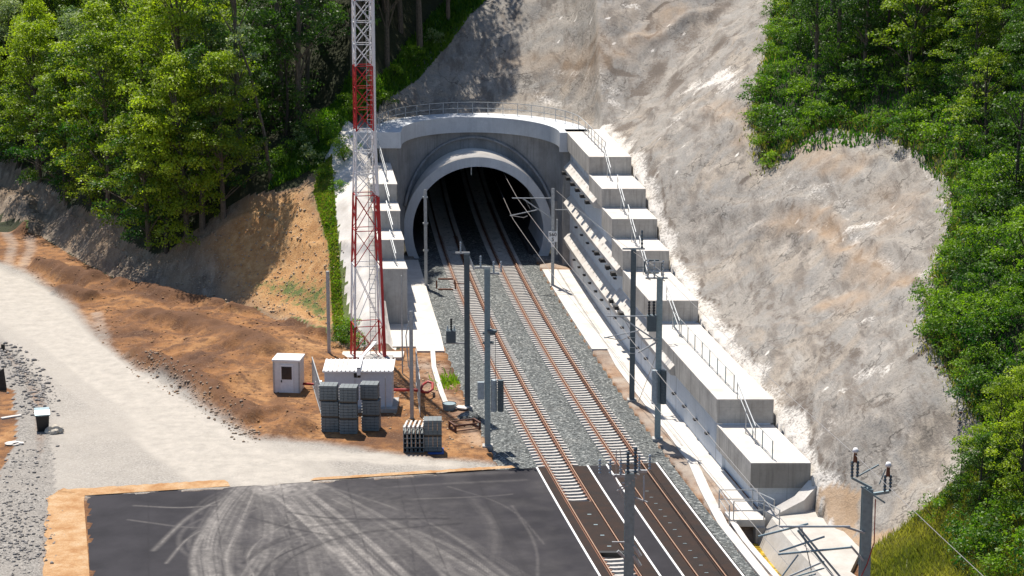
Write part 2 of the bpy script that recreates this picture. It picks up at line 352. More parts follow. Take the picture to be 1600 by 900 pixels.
# ------------------------------------------------------------------ mesh builder
class MB:
    def __init__(s): s.v = []; s.f = []
    def add(s, vs, fs):
        o = len(s.v); s.v += [tuple(map(float, a)) for a in vs]; s.f += [tuple(i + o for i in q) for q in fs]; return s
    def box(s, x0, x1, y0, y1, z0, z1):
        return s.add([(x0, y0, z0), (x1, y0, z0), (x1, y1, z0), (x0, y1, z0), (x0, y0, z1), (x1, y0, z1), (x1, y1, z1), (x0, y1, z1)],
                     [(0, 3, 2, 1), (4, 5, 6, 7), (0, 1, 5, 4), (1, 2, 6, 5), (2, 3, 7, 6), (3, 0, 4, 7)])
    def obox(s, c, d, rz=0, rx=0):
        m = Matrix.Translation(c) @ Matrix.Rotation(rz, 4, 'Z') @ Matrix.Rotation(rx, 4, 'X')
        h = [x / 2 for x in d]
        vs = [m @ Vector((a * h[0], b * h[1], e * h[2])) for e in (-1, 1) for a, b in ((-1, -1), (1, -1), (1, 1), (-1, 1))]
        return s.add(vs, [(0, 3, 2, 1), (4, 5, 6, 7), (0, 1, 5, 4), (1, 2, 6, 5), (2, 3, 7, 6), (3, 0, 4, 7)])
    def bar(s, p, q, w, h=None):
        p = Vector(p); q = Vector(q); h = h or w; d = (q - p)
        if d.length < 1e-6: return s
        d.normalize(); u = Vector((0, 0, 1)) if abs(d.z) < 0.9 else Vector((0, 1, 0))
        a = d.cross(u).normalized(); b = a.cross(d)
        vs = [e + a * (i * w / 2) + b * (j * h / 2) for e in (p, q) for i, j in ((-1, -1), (1, -1), (1, 1), (-1, 1))]
        return s.add(vs, [(0, 1, 2, 3), (7, 6, 5, 4), (0, 4, 5, 1), (1, 5, 6, 2), (2, 6, 7, 3), (3, 7, 4, 0)])
    def tube(s, pts, r, n=8, caps=True):
        pts = [Vector(p) for p in pts]; rs = r if isinstance(r, (list, tuple)) else [r] * len(pts)
        rings = []; prev = None
        for i, p in enumerate(pts):
            d = (pts[min(i + 1, len(pts) - 1)] - pts[max(i - 1, 0)]).normalized()
            u = prev if prev is not None else (Vector((0, 0, 1)) if abs(d.z) < 0.9 else Vector((0, 1, 0)))
            a = d.cross(u)
            if a.length < 1e-4: a = d.cross(Vector((1, 0, 0)))
            a.normalize(); b = a.cross(d).normalized(); prev = b
            rings.append([p + (a * math.cos(2 * math.pi * k / n) + b * math.sin(2 * math.pi * k / n)) * rs[i] for k in range(n)])
        vs = [q for g in rings for q in g]; fs = []
        for i in range(len(pts) - 1):
            for k in range(n):
                fs.append((i * n + k, i * n + (k + 1) % n, (i + 1) * n + (k + 1) % n, (i + 1) * n + k))
        if caps: fs += [tuple(range(n))[::-1], tuple(range((len(pts) - 1) * n, len(pts) * n))]
        return s.add(vs, fs)
    def cyl(s, c, r, z0, z1, n=12, r2=None):
        return s.tube([(c[0], c[1], z0), (c[0], c[1], z1)], [r, r if r2 is None else r2], n)
    def sweep(s, secs, closed=True, caps=True):          # list of cross-sections (same length)
        n = len(secs[0]); vs = [p for q in secs for p in q]; fs = []
        for i in range(len(secs) - 1):
            for k in range(n if closed else n - 1):
                fs.append((i * n + k, i * n + (k + 1) % n, (i + 1) * n + (k + 1) % n, (i + 1) * n + k))
        if closed and caps: fs += [tuple(range(n))[::-1], tuple(range((len(secs) - 1) * n, len(secs) * n))]
        return s.add(vs, fs)
    def prism(s, poly, z0, z1):
        n = len(poly); vs = [(x, y, z0) for x, y in poly] + [(x, y, z1) for x, y in poly]
        return s.add(vs, [tuple(range(n))[::-1], tuple(range(n, 2 * n))] + [(i, (i + 1) % n, n + (i + 1) % n, n + i) for i in range(n)])
    def build(s, name, mat, parent=None, world=True, smooth=False, bevel=0):
        me = bpy.data.meshes.new(name); off = Vector(parent.location) if (parent is not None and world) else Vector((0, 0, 0))
        if parent is not None and world and parent.parent is not None: off = off + Vector(parent.parent.location)
        me.from_pydata([tuple(Vector(a) - off) for a in s.v], [], s.f); me.update()
        bm_fix(me)
        me.materials.append(mat)
        o = bpy.data.objects.new(name, me); COL.objects.link(o)
        if smooth:
            for p in me.polygons: p.use_smooth = True
        if parent is not None: o.parent = parent
        if bevel:
            b = o.modifiers.new('bevel', 'BEVEL'); b.width = bevel; b.segments = 2; b.limit_method = 'ANGLE'
        return o
import bmesh
def bm_fix(me):
    bm = bmesh.new(); bm.from_mesh(me); bmesh.ops.recalc_face_normals(bm, faces=bm.faces); bm.to_mesh(me); bm.free()

def props(o, label=None, cat=None, group=None, kind=None):
    if label: o['label'] = label
    if cat: o['category'] = cat
    if group: o['group'] = group
    if kind: o['kind'] = kind
    return o
def thing(name, label, cat, loc=(0, 0, 0), rz=0, group=None):
    o = bpy.data.objects.new(name, None); o.location = loc; o.rotation_euler = (0, 0, rz); o.empty_display_size = 0.3
    COL.objects.link(o); return props(o, label, cat, group)
def dup(root, loc, rz=0, sc=None, label=None, group=None):
    def cpy(o, par):
        c = o.copy(); COL.objects.link(c)
        if par is not None: c.parent = par
        for ch in [k for k in KIDS.get(o.name, [])]: cpy(ch, c)
        return c
    r = cpy(root, None); r.location = loc; r.rotation_euler = (0, 0, rz)
    if sc is not None: r.scale = sc if isinstance(sc, tuple) else (sc, sc, sc)
    if label: r['label'] = label
    if group: r['group'] = group
    return r
KIDS = {}
def index_kids(root):
    KIDS[root.name] = list(root.children)
    for c in root.children: index_kids(c)

def fast_mesh(name, V, F, mat, attr=None, smooth=False):
    """V (n,3), F (m,4) arrays."""
    me = bpy.data.meshes.new(name); me.vertices.add(len(V)); me.vertices.foreach_set('co', np.asarray(V, np.float32).ravel())
    F = np.asarray(F, np.int32); k = F.shape[1]
    me.loops.add(F.size); me.loops.foreach_set('vertex_index', F.ravel())
    me.polygons.add(len(F)); me.polygons.foreach_set('loop_start', np.arange(0, F.size, k, dtype=np.int32))
    me.polygons.foreach_set('loop_total', np.full(len(F), k, np.int32))
    if smooth: me.polygons.foreach_set('use_smooth', np.ones(len(F), bool))
    me.update(calc_edges=True); me.materials.append(mat)
    if attr:
        for an, (ty, data) in attr.items():
            a = me.attributes.new(an, ty, 'POINT')
            a.data.foreach_set('color' if ty == 'FLOAT_COLOR' else 'value', np.asarray(data, np.float32).ravel())
    return me
def link(name, me, parent=None):
    o = bpy.data.objects.new(name, me); COL.objects.link(o)
    if parent is not None: o.parent = parent
    return o

# ================================================================== TERRAIN
GZ = -0.12
TOE = [(-220, 330), (-75, 243), (-50.7, 210.6), (-37.7, 185.9), (-32.2, 176.7), (-23.2, 169.6), (-14.6, 159.8), (-12.2, 154.8), (-9.2, 154.2)]
HILLPOLY = TOE + [(-7, 158), (-7, 1600), (-900, 1600), (-900, 330)]
AX, AYc, AA, AB = -2.75, 185.2, 7.2, 9.3              # concave plan of the headwall (half ellipse)
def arc(t, off=0.0):
    s = math.sin(t); return (AX + (AA + off) * math.cos(t) - 0.09 * (AB * s), AYc + (AB + off) * s)
MOUND = [G(*p) for p in [(60, 400), (200, 440), (350, 475), (500, 515), (560, 560), (600, 570), (560, 640), (490, 690), (400, 690), (330, 650), (215, 590), (150, 530), (120, 470), (40, 425)]]
HEAPS = [([(-30, 318), (10, 332), (35, 345), (48, 362)], 2.0, 1.5), ([(60, 418), (105, 438), (150, 448)], 1.5, .9), ([(100, 458), (140, 470)], 1.2, .8), ([(190, 452), (270, 470), (345, 480)], 1.2, .7), ([(365, 492), (440, 500), (515, 528)], 1.4, .8), ([(240, 500), (330, 520), (420, 560)], 2.2, .7), ([(215, 560), (300, 600), (390, 655)], 1.6, .7), ([(430, 590), (440, 640), (470, 670)], 1.5, .5)]
HEAPS = [([G(*p) for p in q], w, h) for q, w, h in HEAPS]
def heaps(x, Y):
    z = np.zeros(np.shape(x))
    for q, w, h in HEAPS: z = np.maximum(z, h * sstep(w, 0, dist(x, Y, q) + 1.1 * (fbm(x * .9, Y * .9, 3, 44) - .5)))
    return z
def terrain(x, Y, fine=True):
    x = np.asarray(x, float); Y = np.asarray(Y, float); v = x - C(np.clip(Y, 60, 320))
    # left hill
    d = np.where(inside(x, Y, HILLPOLY), dist(x, Y, TOE), 0)
    zL = np.where(d < 9, 0.86 * d, 7.74 + 0.44 * (d - 9))
    levL = np.interp(Y, [154, 158, 163, 166, 170.4, 174, 186, 190], [0, 1.2, 2.9, 4.2, 5.8, 7.3, 10.6, 11.7])
    lim = levL + 0.62 * np.maximum(0, -7.6 - v)
    zL = np.minimum(zL, np.where(Y < 400, lim, 1e3))
    # back slope above the portal
    e = np.clip(np.abs(x + 3.2) / 11.0, 0, 1); Yb = 187.5 + 10.8 * np.sqrt(1 - e * e)
    zBr = 11.62 + 0.70 * (Y - Yb); zB = np.maximum(zBr, 11.62) - 0.9 * np.maximum(0, -14.5 - x)
    # right cut slope
    zt = np.interp(Y, [60, 113, 118, 126, 145.5, 155.6, 160, 165, 171.5, 200], [0, 0, 2.2, 3.3, 4.6, 6.4, 7.9, 9.3, 10.8, 11.5])
    zAr = zt + 0.72 * (v - 13.1); zA = np.maximum(zAr, zt)
    inarc = (((x - AX + 0.09 * np.clip(Y - AYc, 0, 10)) / (AA + 0.8)) ** 2 + (np.maximum(Y - AYc, 0) / (AB + 0.8)) ** 2) < 1
    backL = (v < -6.0) & (Y > 186.0); back = (Y > AYc) & ~inarc & (v > -9) & (v < 12.9)
    z = np.full(x.shape, GZ)
    left = (v < -7.55)
    z = np.where(left, np.maximum(GZ, zL), z)
    z = np.where((left & (Y > 186)) | (backL & ~inarc), np.maximum(z, zB), z)
    sm = np.maximum(zAr, zBr) + 0.5 * (np.sqrt((zAr - zBr) ** 2 + 2.5) - np.abs(zAr - zBr))
    z = np.where(back & (v > -9) & (v <= 12.9), np.maximum(z, np.maximum(sm, 11.62)), z)
    right = v > 12.9
    z = np.where(right, np.maximum(sm, zt), z)
    z = np.where(right & (Y < 113), np.maximum(zA, GZ), z)
    z = np.where(z > 60, 60 + (z - 60) * 0.15, z)
    # small channel floor beside the track
    ch = (v > 7.75) & (v < 10.4) & (Y < 115.6) & (Y > 80)
    z = np.where(ch, -1.5, z)
    # loose soil heaps between the road and the slope
    md = sdist(x, Y, MOUND); mz = sstep(0, 4, md) * (0.35 + 1.3 * (fbm(x * 0.22, Y * 0.22, 4, 3) - 0.3))
    calm = sstep(2.0, 4.2, np.hypot((x + 15.0) * 0.8, (Y - 141.8) * .8)) * sstep(3.0, 5.5, np.hypot((x + 10.2) * 0.9, Y - 139))
    z = z + np.where(md > 0, np.clip(mz, 0, 3) * calm, 0) + np.where(z < 6, heaps(x, Y) * calm, 0)
    under = ((v > -3.6) & (v < 7.1) & (Y > 120) & (z < 1)) | ((v > -31) & (v < 7.0) & (x > np.interp(Y, [84, 106.4, 119.8], [-18.3, -21.6, -24.4])) & (Y < 124.9 + (x - 1.5) * 0.213) & (z < 1))
    z = np.where(under, z - 0.45, z)
    if fine:
        slope = sstep(0.3, 3.0, z) * np.where(v > 12.9, sstep(12.9, 15.5, v), 1) * np.where((v <= 12.9) & (v > -8), sstep(0, 2, Y - Yb), 1)
        r = (fbm(x * 0.09, Y * 0.09, 3, 21) - 0.5) * 2.2 + (fbm(x * 0.5, Y * 0.5, 4, 22) - 0.5) * 0.45
        r = r + (fbm((x + Y) * 0.10, (Y - x) * 0.4, 3, 5) - 0.5) * 0.5
        bn = np.abs(vn(x * 0.05 + 3, z * 0.33 + fbm(x * .1, Y * .1, 3, 9) * 1.5, 31) - 0.5); r = r + 0.3 * sstep(0.10, 0.0, bn)
        z = z + slope * r * np.where(Y > 400, 0.2, 1)
        z = z + (0.05 + 0.22 * sstep(0, 3, md)) * (fbm(x * 0.9, Y * 0.9, 4, 8) - 0.5) * 2 * np.where(ch, 0, 1) * calm
    return z
PROUD = []
def hit(px, py, y0=88, y1=420):
    ys = np.arange(y0, y1, 0.25); r = ray(px, py); t = ys / r[1]; xs = r[0] * t; zs = CAMH + r[2] * t
    tz = terrain(xs, ys, False); k = np.argmax(tz >= zs)
    return (float(xs[k]), float(ys[k]))

# ---- outlines surveyed on the surface
SHOT = [hit(*p) for p in [(600, 150), (625, 118), (660, 92), (700, 60), (745, 8), (770, -40), (900, -60), (1205, -60), (1207, 60), (1188, 120), (1172, 185), (1184, 250), (1196, 268),
        (1240, 240), (1300, 216), (1360, 214), (1400, 226), (1445, 258), (1482, 292), (1482, 350), (1462, 430), (1445, 500), (1440, 540), (1465, 560), (1485, 600), (1520, 650), (1550, 690),
        (1500, 740), (1440, 800), (1400, 834), (1350, 862)]]
SHOT = SHOT + [(16.6, 104), (16.2, 104), (C(112) + 13.0, 112), (C(120) + 12.4, 120), (C(150) + 12.4, 150), (C(172) + 12.4, 172), (C(184) + 10, 184), (5.2, 186), (-3, 194), (-10, 186.0), (C(186) - 7.4, 186.0), (-13.5, 187.0)]
ROADP = [G(*p) for p in [(-90, 380), (0, 408), (50, 428), (115, 478), (160, 535), (215, 578), (262, 590), (330, 640), (400, 684), (500, 690), (640, 712), (740, 716), (800, 724), (838, 733), (135, 780), (96, 772), (85, 800), (75, 905), (-60, 905), (10, 800), (60, 690), (58, 620), (0, 545), (-90, 480)]]
DUST = [[G(*p) for p in q] for q in ([(-60, 440), (0, 462), (90, 520), (180, 590), (290, 665), (400, 725), (440, 760)], [(0, 440), (60, 490), (150, 560)], [(400, 715), (520, 712), (700, 722)], [(100, 540), (220, 640), (270, 700), (330, 740)])]
def poly_soft(x, y, poly, w):
    return np.clip(0.5 + sdist(x, y, poly) / (2 * w), 0, 1)

xs = np.unique(np.concatenate([np.linspace(-900, -120, 14), np.linspace(-120, -62, 15), np.arange(-62, -48, 0.9), np.arange(-48, 46, 0.27), np.arange(46, 62, 0.9), np.linspace(62, 120, 15), np.linspace(120, 900, 14)]))
ys = np.unique(np.concatenate([np.linspace(-300, 60, 8), np.linspace(60, 94, 10), np.arange(94, 216, 0.27), np.arange(216, 262, 0.7), np.linspace(262, 360, 35), np.linspace(360, 2500, 16)]))
XX, YY = np.meshgrid(xs, ys); ZZ = terrain(XX, YY)
VV = XX - C(np.clip(YY, 60, 320))
nx, ny = len(xs), len(ys)
idx = np.arange(nx * ny).reshape(ny, nx)
Q = np.stack([idx[:-1, :-1], idx[:-1, 1:], idx[1:, 1:], idx[1:, :-1]], -1).reshape(-1, 4)
vx, vy, vz, vv = XX.ravel(), YY.ravel(), ZZ.ravel(), VV.ravel()
# class per vertex
wob = (fbm(vx * 0.5, vy * 0.5, 3, 40) - 0.5) * 1.1
d_toe = np.where(inside(vx, vy, HILLPOLY), dist(vx, vy, TOE), -1)
sd_shot = sdist(vx + wob * 0.5, vy + wob * 0.5, SHOT)
isshot = sd_shot > 0
EMB = [hit(*p) for p in [(-80, 200), (0, 250), (70, 300), (130, 330), (180, 355), (215, 390), (260, 385), (320, 350), (380, 310), (425, 300), (470, 290), (500, 262), (540, 225), (560, 200), (575, 180), (590, 168)]]
EMB = EMB + [(-13, 187), (C(186) - 7.3, 186), (C(150) - 7.3, 150)] + [(-9.2, 153.5), (-12.4, 154), (-14.8, 159.2), (-23.4, 169), (-32.4, 176), (-38, 185), (-51, 210), (-75, 242), (-120, 270)]
isemb = (sdist(vx + wob, vy, EMB) > 0) & ~isshot & (vz > GZ + 0.25) & (vv < -7.3)
isflank = (vv > -10.7 + wob * 0.8 - 0.05 * (vy - 170)) & (vv < -7.3) & (vy > 155) & (vy < 187) & ~isshot
hill = (~isshot) & (~isemb) & (~isflank) & ((d_toe > 0.1) | (vv > 13.2) | (vy > 200))
cls = np.zeros(len(vx), int)                            # 0 ground
sd_road = sdist(vx, vy, ROADP)
cls[(sd_road + wob * 0.5 > 0)] = 1
cls[hill] = 3; cls[isemb] = 4; cls[isshot] = 5; cls[isflank] = 6
cls[(vv > -3.2) & (vv < 12.9) & (vy < 187) & (vz < 1)] = 0
# masks
road_m = poly_soft(vx, vy, ROADP, 1.2)
dm = np.zeros(len(vx))
for q, w in zip(DUST, (5.2, 5.0, 1.6, 2.6)):
    dm = np.maximum(dm, np.clip(1.25 - dist(vx, vy, q) / w, 0, 1))
dcl = dist(vx, vy, DUST[0]); dm = dm * (0.72 + 0.55 * vn(dcl * 1.3 + 0.4 * wob, vy * 0.04, 72))
far_l = sstep(-20, -45, vx) * sstep(150, 170, vy)
dm = np.maximum(dm * road_m, far_l * poly_soft(vx, vy, [G(*p) for p in [(-90, 380), (0, 415), (60, 450), (200, 560), (120, 600), (0, 530), (-90, 480)]], 1.5))
tracks = [[G(*p) for p in q] for q in ([(0, 350), (20, 380), (10, 430)], [(45, 350), (48, 390), (30, 430)], [(150, 490), (170, 550), (240, 600)])]
for q in tracks: dm = np.maximum(dm, 0.42 * np.clip(1.2 - dist(vx, vy, q) / 1.1, 0, 1))
LV = [G(*p) for p in [(-80, 500), (0, 540), (45, 590), (60, 640), (70, 740), (75, 905), (-80, 905)]]
gm = np.maximum(road_m, poly_soft(vx, vy, LV, 0.8))
for q in ([G(*p) for p in [(-10, 660), (28, 640), (24, 690), (-10, 760)]], [G(*p) for p in [(-10, 600), (24, 610), (20, 640), (-10, 700)]]):
    gm = np.where(inside(vx, vy, q), 0.1, gm)
nearshot = [hit(*p) for p in [(985, 230), (1010, 290), (1050, 330), (1070, 380), (1100, 440), (1130, 480), (1180, 560), (1240, 620)]]
emb_or = poly_soft(vx, vy, [hit(*p) for p in [(470, 292), (500, 320), (540, 380), (560, 440), (560, 540), (480, 520), (380, 472), (330, 380), (400, 310)]], 1.2)
greenstrip = [hit(*p) for p in [(500, 262), (530, 235), (548, 240), (552, 300), (556, 400), (560, 480), (545, 545), (522, 520), (515, 400), (490, 300)]]
gs = poly_soft(vx, vy, greenstrip, 0.7)
gs = np.maximum(gs, 0.55 * poly_soft(vx, vy, [hit(*p) for p in [(380, 440), (460, 420), (520, 450), (520, 520), (430, 470)]], 1.0))
mask = np.zeros((len(vx), 4)); mask[:, 3] = 1
gnd = cls <= 1
tanm = 0.50 * sstep(6.9, 7.3, vv) * sstep(10, 9.5, vv) * (vy < 190) + 0.46 * poly_soft(vx, vy, [G(*p) for p in [(622, 552), (690, 545), (750, 640), (800, 715), (715, 690), (690, 640), (640, 600)]], 2.2)
dm = np.maximum(dm, road_m * (0.34 + 0.32 * fbm(vx * .25, vy * .25, 4, 71)) * (sdist(vx, vy, LV) < -0.5)); dm = np.maximum(dm, tanm * (0.75 + 0.5 * vn(vx * .8, vy * .8, 70)))
hpm = heaps(vx, vy); mask[gnd, 2] = np.clip(hpm * 1.1, 0, .85)[gnd]
mask[gnd, 0] = (dm * (1 - np.clip(hpm * 2, 0, 1)))[gnd]; mask[gnd, 1] = gm[gnd]
mask[cls == 4, 0] = emb_or[cls == 4]; mask[cls == 4, 2] = gs[cls == 4]
edge_w = np.where(cls == 5, np.clip(1 - dist(vx, vy, nearshot) / (1.6 + wob), 0, 1), 0)
flash = 0.62 * np.clip(1 - (vv - 12.9) / np.maximum(1.3 + 1.6 * wob, 0.3), 0, 1) ** 0.4 * (vv > 12.3) * (vy > 113) * (vy < 187)
rim = np.clip(1 - np.abs(sd_shot - 0.25) / 0.3, 0, 1) * 0.35 * (vv > 16)
mask[cls == 5, 0] = np.maximum(flash, rim)[cls == 5]
seam = np.clip(1 - np.abs((vv - 12.9) - (1.3 + 1.6 * wob)) / 0.25, 0, 1) * (vy > 113) * (vy < 187) * (vn(vx * .4, vy * .4, 4) > 0.35)
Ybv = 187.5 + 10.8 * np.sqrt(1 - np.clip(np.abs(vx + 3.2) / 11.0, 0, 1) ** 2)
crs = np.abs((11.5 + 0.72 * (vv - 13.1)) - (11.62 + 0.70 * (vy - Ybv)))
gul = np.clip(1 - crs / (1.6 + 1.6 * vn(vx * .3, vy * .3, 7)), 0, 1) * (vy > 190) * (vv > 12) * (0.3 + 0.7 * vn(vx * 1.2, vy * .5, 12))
bench = np.clip(1 - np.abs(((vz + (fbm(vx * .12, vy * .12, 4, 61) - .5) * 5) / 4.2) % 1 - 0.5) / 0.07, 0, 1) * (vn(vx * .16, vz * .3, 62) > .5) * (vv > 15)
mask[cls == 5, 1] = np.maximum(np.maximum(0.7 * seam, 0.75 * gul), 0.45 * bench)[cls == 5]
orp = [hit(*p) for p in [(1276, 790), (1300, 762), (1345, 775), (1335, 840), (1400, 832), (1370, 860), (1320, 850)]]
def on_slope(pts, w, wig=0.6):
    q = [hit(*p) for p in pts]; wx = (fbm(vx * .45, vy * .45, 3, 91) - .5) * 2 * wig
    return np.clip(1.3 - dist(vx + wx, vy - wx, q) / w, 0, 1)
brk = 0.35 + 0.9 * vn(vx * 1.4, vy * 1.4, 93)
dk = np.zeros(len(vx)); wt = np.zeros(len(vx)); bw = np.zeros(len(vx)); s5 = (cls == 5) & (vy < 260)
for pts, w, a in [([(1055, -5), (1020, 20), (1012, 45)], .25, .9), ([(880, 95), (925, 100), (962, 115), (1000, 120)], .35, .8), ([(1008, 20), (1030, 45), (1015, 65)], .2, .8), ([(905, 78), (960, 85), (1000, 95)], .3, .5), ([(1160, 292), (1190, 270), (1240, 245)], .35, .7),
        ([(1195, 335), (1250, 338), (1290, 352)], .25, .6), ([(1290, 350), (1320, 375), (1345, 400), (1390, 425), (1450, 440)], .25, .6), ([(1230, 240), (1330, 235), (1345, 222)], .2, .5), ([(1425, 580), (1445, 565), (1462, 556)], .25, 1), ([(1425, 545), (1450, 540), (1470, 560)], .2, .7),
        ([(1285, 545), (1330, 570), (1365, 580)], .15, .5), ([(1050, 260), (1045, 300), (1060, 330)], .2, .5), ([(1245, 600), (1262, 640), (1280, 665)], .3, .5), ([(1140, 60), (1100, 90), (1060, 115), (1040, 150), (1000, 180), (965, 200)], 1.5, .55), ([(1290, 360), (1300, 420), (1350, 470)], .2, .35),
        ([(1100, 330), (1130, 360), (1180, 370)], .2, .4), ([(1200, 470), (1230, 500), (1290, 520), (1330, 560)], .5, .45), ([(1230, 585), (1300, 640), (1350, 665)], .4, .4)]:
    dk = np.maximum(dk, a * on_slope(pts, w) * brk)
for pts, w, a in [([(860, 105), (900, 112), (950, 140), (985, 150)], .6, .5), ([(830, 130), (930, 150), (990, 170)], .9, .45), ([(1085, 130), (1120, 120), (1150, 135)], 1.4, .8), ([(1300, 375), (1360, 345), (1400, 330)], .8, .7), ([(1320, 395), (1350, 360)], 1.2, .5), ([(1050, 195), (1080, 165)], .9, .6),
        ([(1320, 620), (1360, 590), (1400, 590)], .7, .7), ([(1290, 600), (1340, 610)], .6, .5), ([(1210, 300), (1290, 300), (1330, 330)], 2.2, .35), ([(1340, 400), (1420, 430), (1440, 420)], 1.2, .4), ([(980, 8), (1000, 12)], .6, .7), ([(1170, 640), (1230, 640), (1300, 700)], 1.2, .3), ([(1290, 500), (1360, 480)], 1.5, .3),
        ([(1360, 500), (1390, 490)], .5, .6), ([(1220, 20), (1195, 90), (1180, 160)], .5, .4)]:
    wt = np.maximum(wt, 0.62 * a * on_slope(pts, w, 1.2) * brk)
for pts, w, a in [([(1200, 350), (1270, 345), (1300, 370), (1330, 400), (1400, 440)], .9, .55), ([(880, 90), (950, 95), (1020, 60), (1060, 20)], 1.4, .35), ([(1240, 250), (1300, 260), (1340, 270)], 1.0, .5), ([(1280, 470), (1330, 460), (1350, 470)], .8, .5), ([(1370, 300), (1420, 310), (1400, 350)], 1.2, .3), ([(1110, 170), (1150, 185), (1160, 220)], 1.0, .4), ([(800, 90), (880, 85)], 1.0, .35)]:
    bw = np.maximum(bw, a * on_slope(pts, w, 1.2) * brk)
for j in range(30):                                    # drain pipe mouths in rows
    px_, py_ = [(876, 22), (900, 25), (925, 27), (950, 30), (873, 62), (917, 66), (957, 70), (1020, 80), (1045, 40), (1070, 47)][j % 10] if j < 10 else (random.uniform(1000, 1460), random.uniform(180, 640))
    hx, hy = hit(px_, py_); wt = np.maximum(wt, (np.hypot(vx - hx, vy - hy) < 0.16) * 0.8)
mask[s5, 0] = np.maximum(mask[s5, 0], np.clip(wt, 0, 1)[s5]); mask[s5, 1] = np.maximum(mask[s5, 1], np.clip(dk, 0, 1)[s5])
mask[cls == 5, 2] = np.clip(bw, 0, 1)[cls == 5]
mask[cls == 5, 2] = np.where(np.zeros(1, bool), 0, mask[cls == 5, 2])
mask[cls == 5, 2] = np.maximum(mask[cls == 5, 2], np.where(inside(vx, vy, orp), 0.9, 0)[cls == 5])

fc = cls[Q]; fcls = np.max(fc, 1)
fx = vx[Q].mean(1); fy = vy[Q].mean(1); dz = vz[Q].max(1) - vz[Q].min(1)
kill = (dz > 3.0) & (fx > -11.5) & (fx < 6) & (fy > 184)
names = {0: ('ground', 'ground'), 1: ('access_road', 'ground'), 3: ('hillside', 'floor'), 4: ('dirt_slope', 'embank'), 5: ('shotcrete_slope', 'shot'), 6: ('concrete_apron', 'conc_white')}
V3 = np.stack([vx, vy, vz], 1)
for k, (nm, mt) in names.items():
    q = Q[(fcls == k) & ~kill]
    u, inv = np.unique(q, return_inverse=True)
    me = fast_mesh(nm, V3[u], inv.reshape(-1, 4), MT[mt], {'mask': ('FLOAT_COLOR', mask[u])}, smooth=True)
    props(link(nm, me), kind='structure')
def tz(x, y): return float(terrain(np.array([x]), np.array([y]))[0])

# ================================================================== strips following the curve
def strip(name, mat, v0, v1, y0, y1, z, step=1.0, kind='structure', parent=None, fv=None):
    n = max(2, int(abs(y1 - y0) / step)); m = MB(); L = []
    for i in range(n + 1):
        Y = y0 + (y1 - y0) * i / n; a = v0(Y) if callable(v0) else v0; b = v1(Y) if callable(v1) else v1
        L += [(C(Y) + a, Y, z), (C(Y) + b, Y, z)]
    m.add(L, [(2 * i, 2 * i + 1, 2 * i + 3, 2 * i + 2) for i in range(n)])
    o = m.build(name, mat, parent)
    if kind and parent is None: o['kind'] = kind
    return o
def cslab(m, v0, v1, y0, y1, z0, z1, step=2.0):
    n = max(1, int(round(abs(y1 - y0) / step))); secs = []
    for i in range(n + 1):
        Y = y0 + (y1 - y0) * i / n; a = v0(Y) if callable(v0) else v0; b = v1(Y) if callable(v1) else v1
        secs.append([(C(Y) + a, Y, z0), (C(Y) + b, Y, z0), (C(Y) + b, Y, z1), (C(Y) + a, Y, z1)])
    m.sweep(secs); return m

# asphalt yard with tyre marks baked where the tyres ran
PADTOP = lambda x: 125.35 + (x - 1.5) * 0.213
px0 = -24.9
gx = np.arange(px0, 1.0 + 9, 0.11); gy = np.arange(84, 126.2, 0.11)
GX, GYs = np.meshgrid(gx, np.linspace(0, 1, 380))
top_ = PADTOP(GX); GYY = 84 + (top_ - 84) * GYs
lft = np.interp(GYY, [84, 106.4, 119.8], [-18.6, -21.95, -24.75]); rgt = C(GYY) - 1.42
U = (GX - gx[0]) / (gx[-1] - gx[0]); PX = lft + (rgt - lft) * U; GYY = 84 + (PADTOP(PX) - 84) * GYs
lft = np.interp(GYY, [84, 106.4, 119.8], [-18.6, -21.95, -24.75]); rgt = C(GYY) - 1.42; PX = lft + (rgt - lft) * U
pm = np.zeros(PX.shape); bk = np.zeros(PX.shape)
lx = (fbm(PX * 3.2, GYY * 3.2, 4, 77)); lw = fbm(PX * .6, GYY * .6, 3, 78)
def dstroke(pts, w, s, arr):
    q = [G(*p) for p in pts]
    # smooth the polyline (Chaikin)
    for _ in range(3):
        n = [q[0]]
        for a, b in zip(q[:-1], q[1:]): n += [(a[0] * .75 + b[0] * .25, a[1] * .75 + b[1] * .25), (a[0] * .25 + b[0] * .75, a[1] * .25 + b[1] * .75)]
        q = n + [q[-1]]
    d = dist(PX, GYY, q) + 0.06 * (lx - .5); s = s * (0.35 + 1.1 * vn(d * 9.0 + s * 40, d * 0 + len(pts) * 3.7, int(s * 100)))
    return np.maximum(arr, s * (0.55 + 0.6 * fbm(PX * 0.5 + s * 9, GYY * 0.5, 3, 33)) * np.clip(1.15 - d / w, 0, 1))
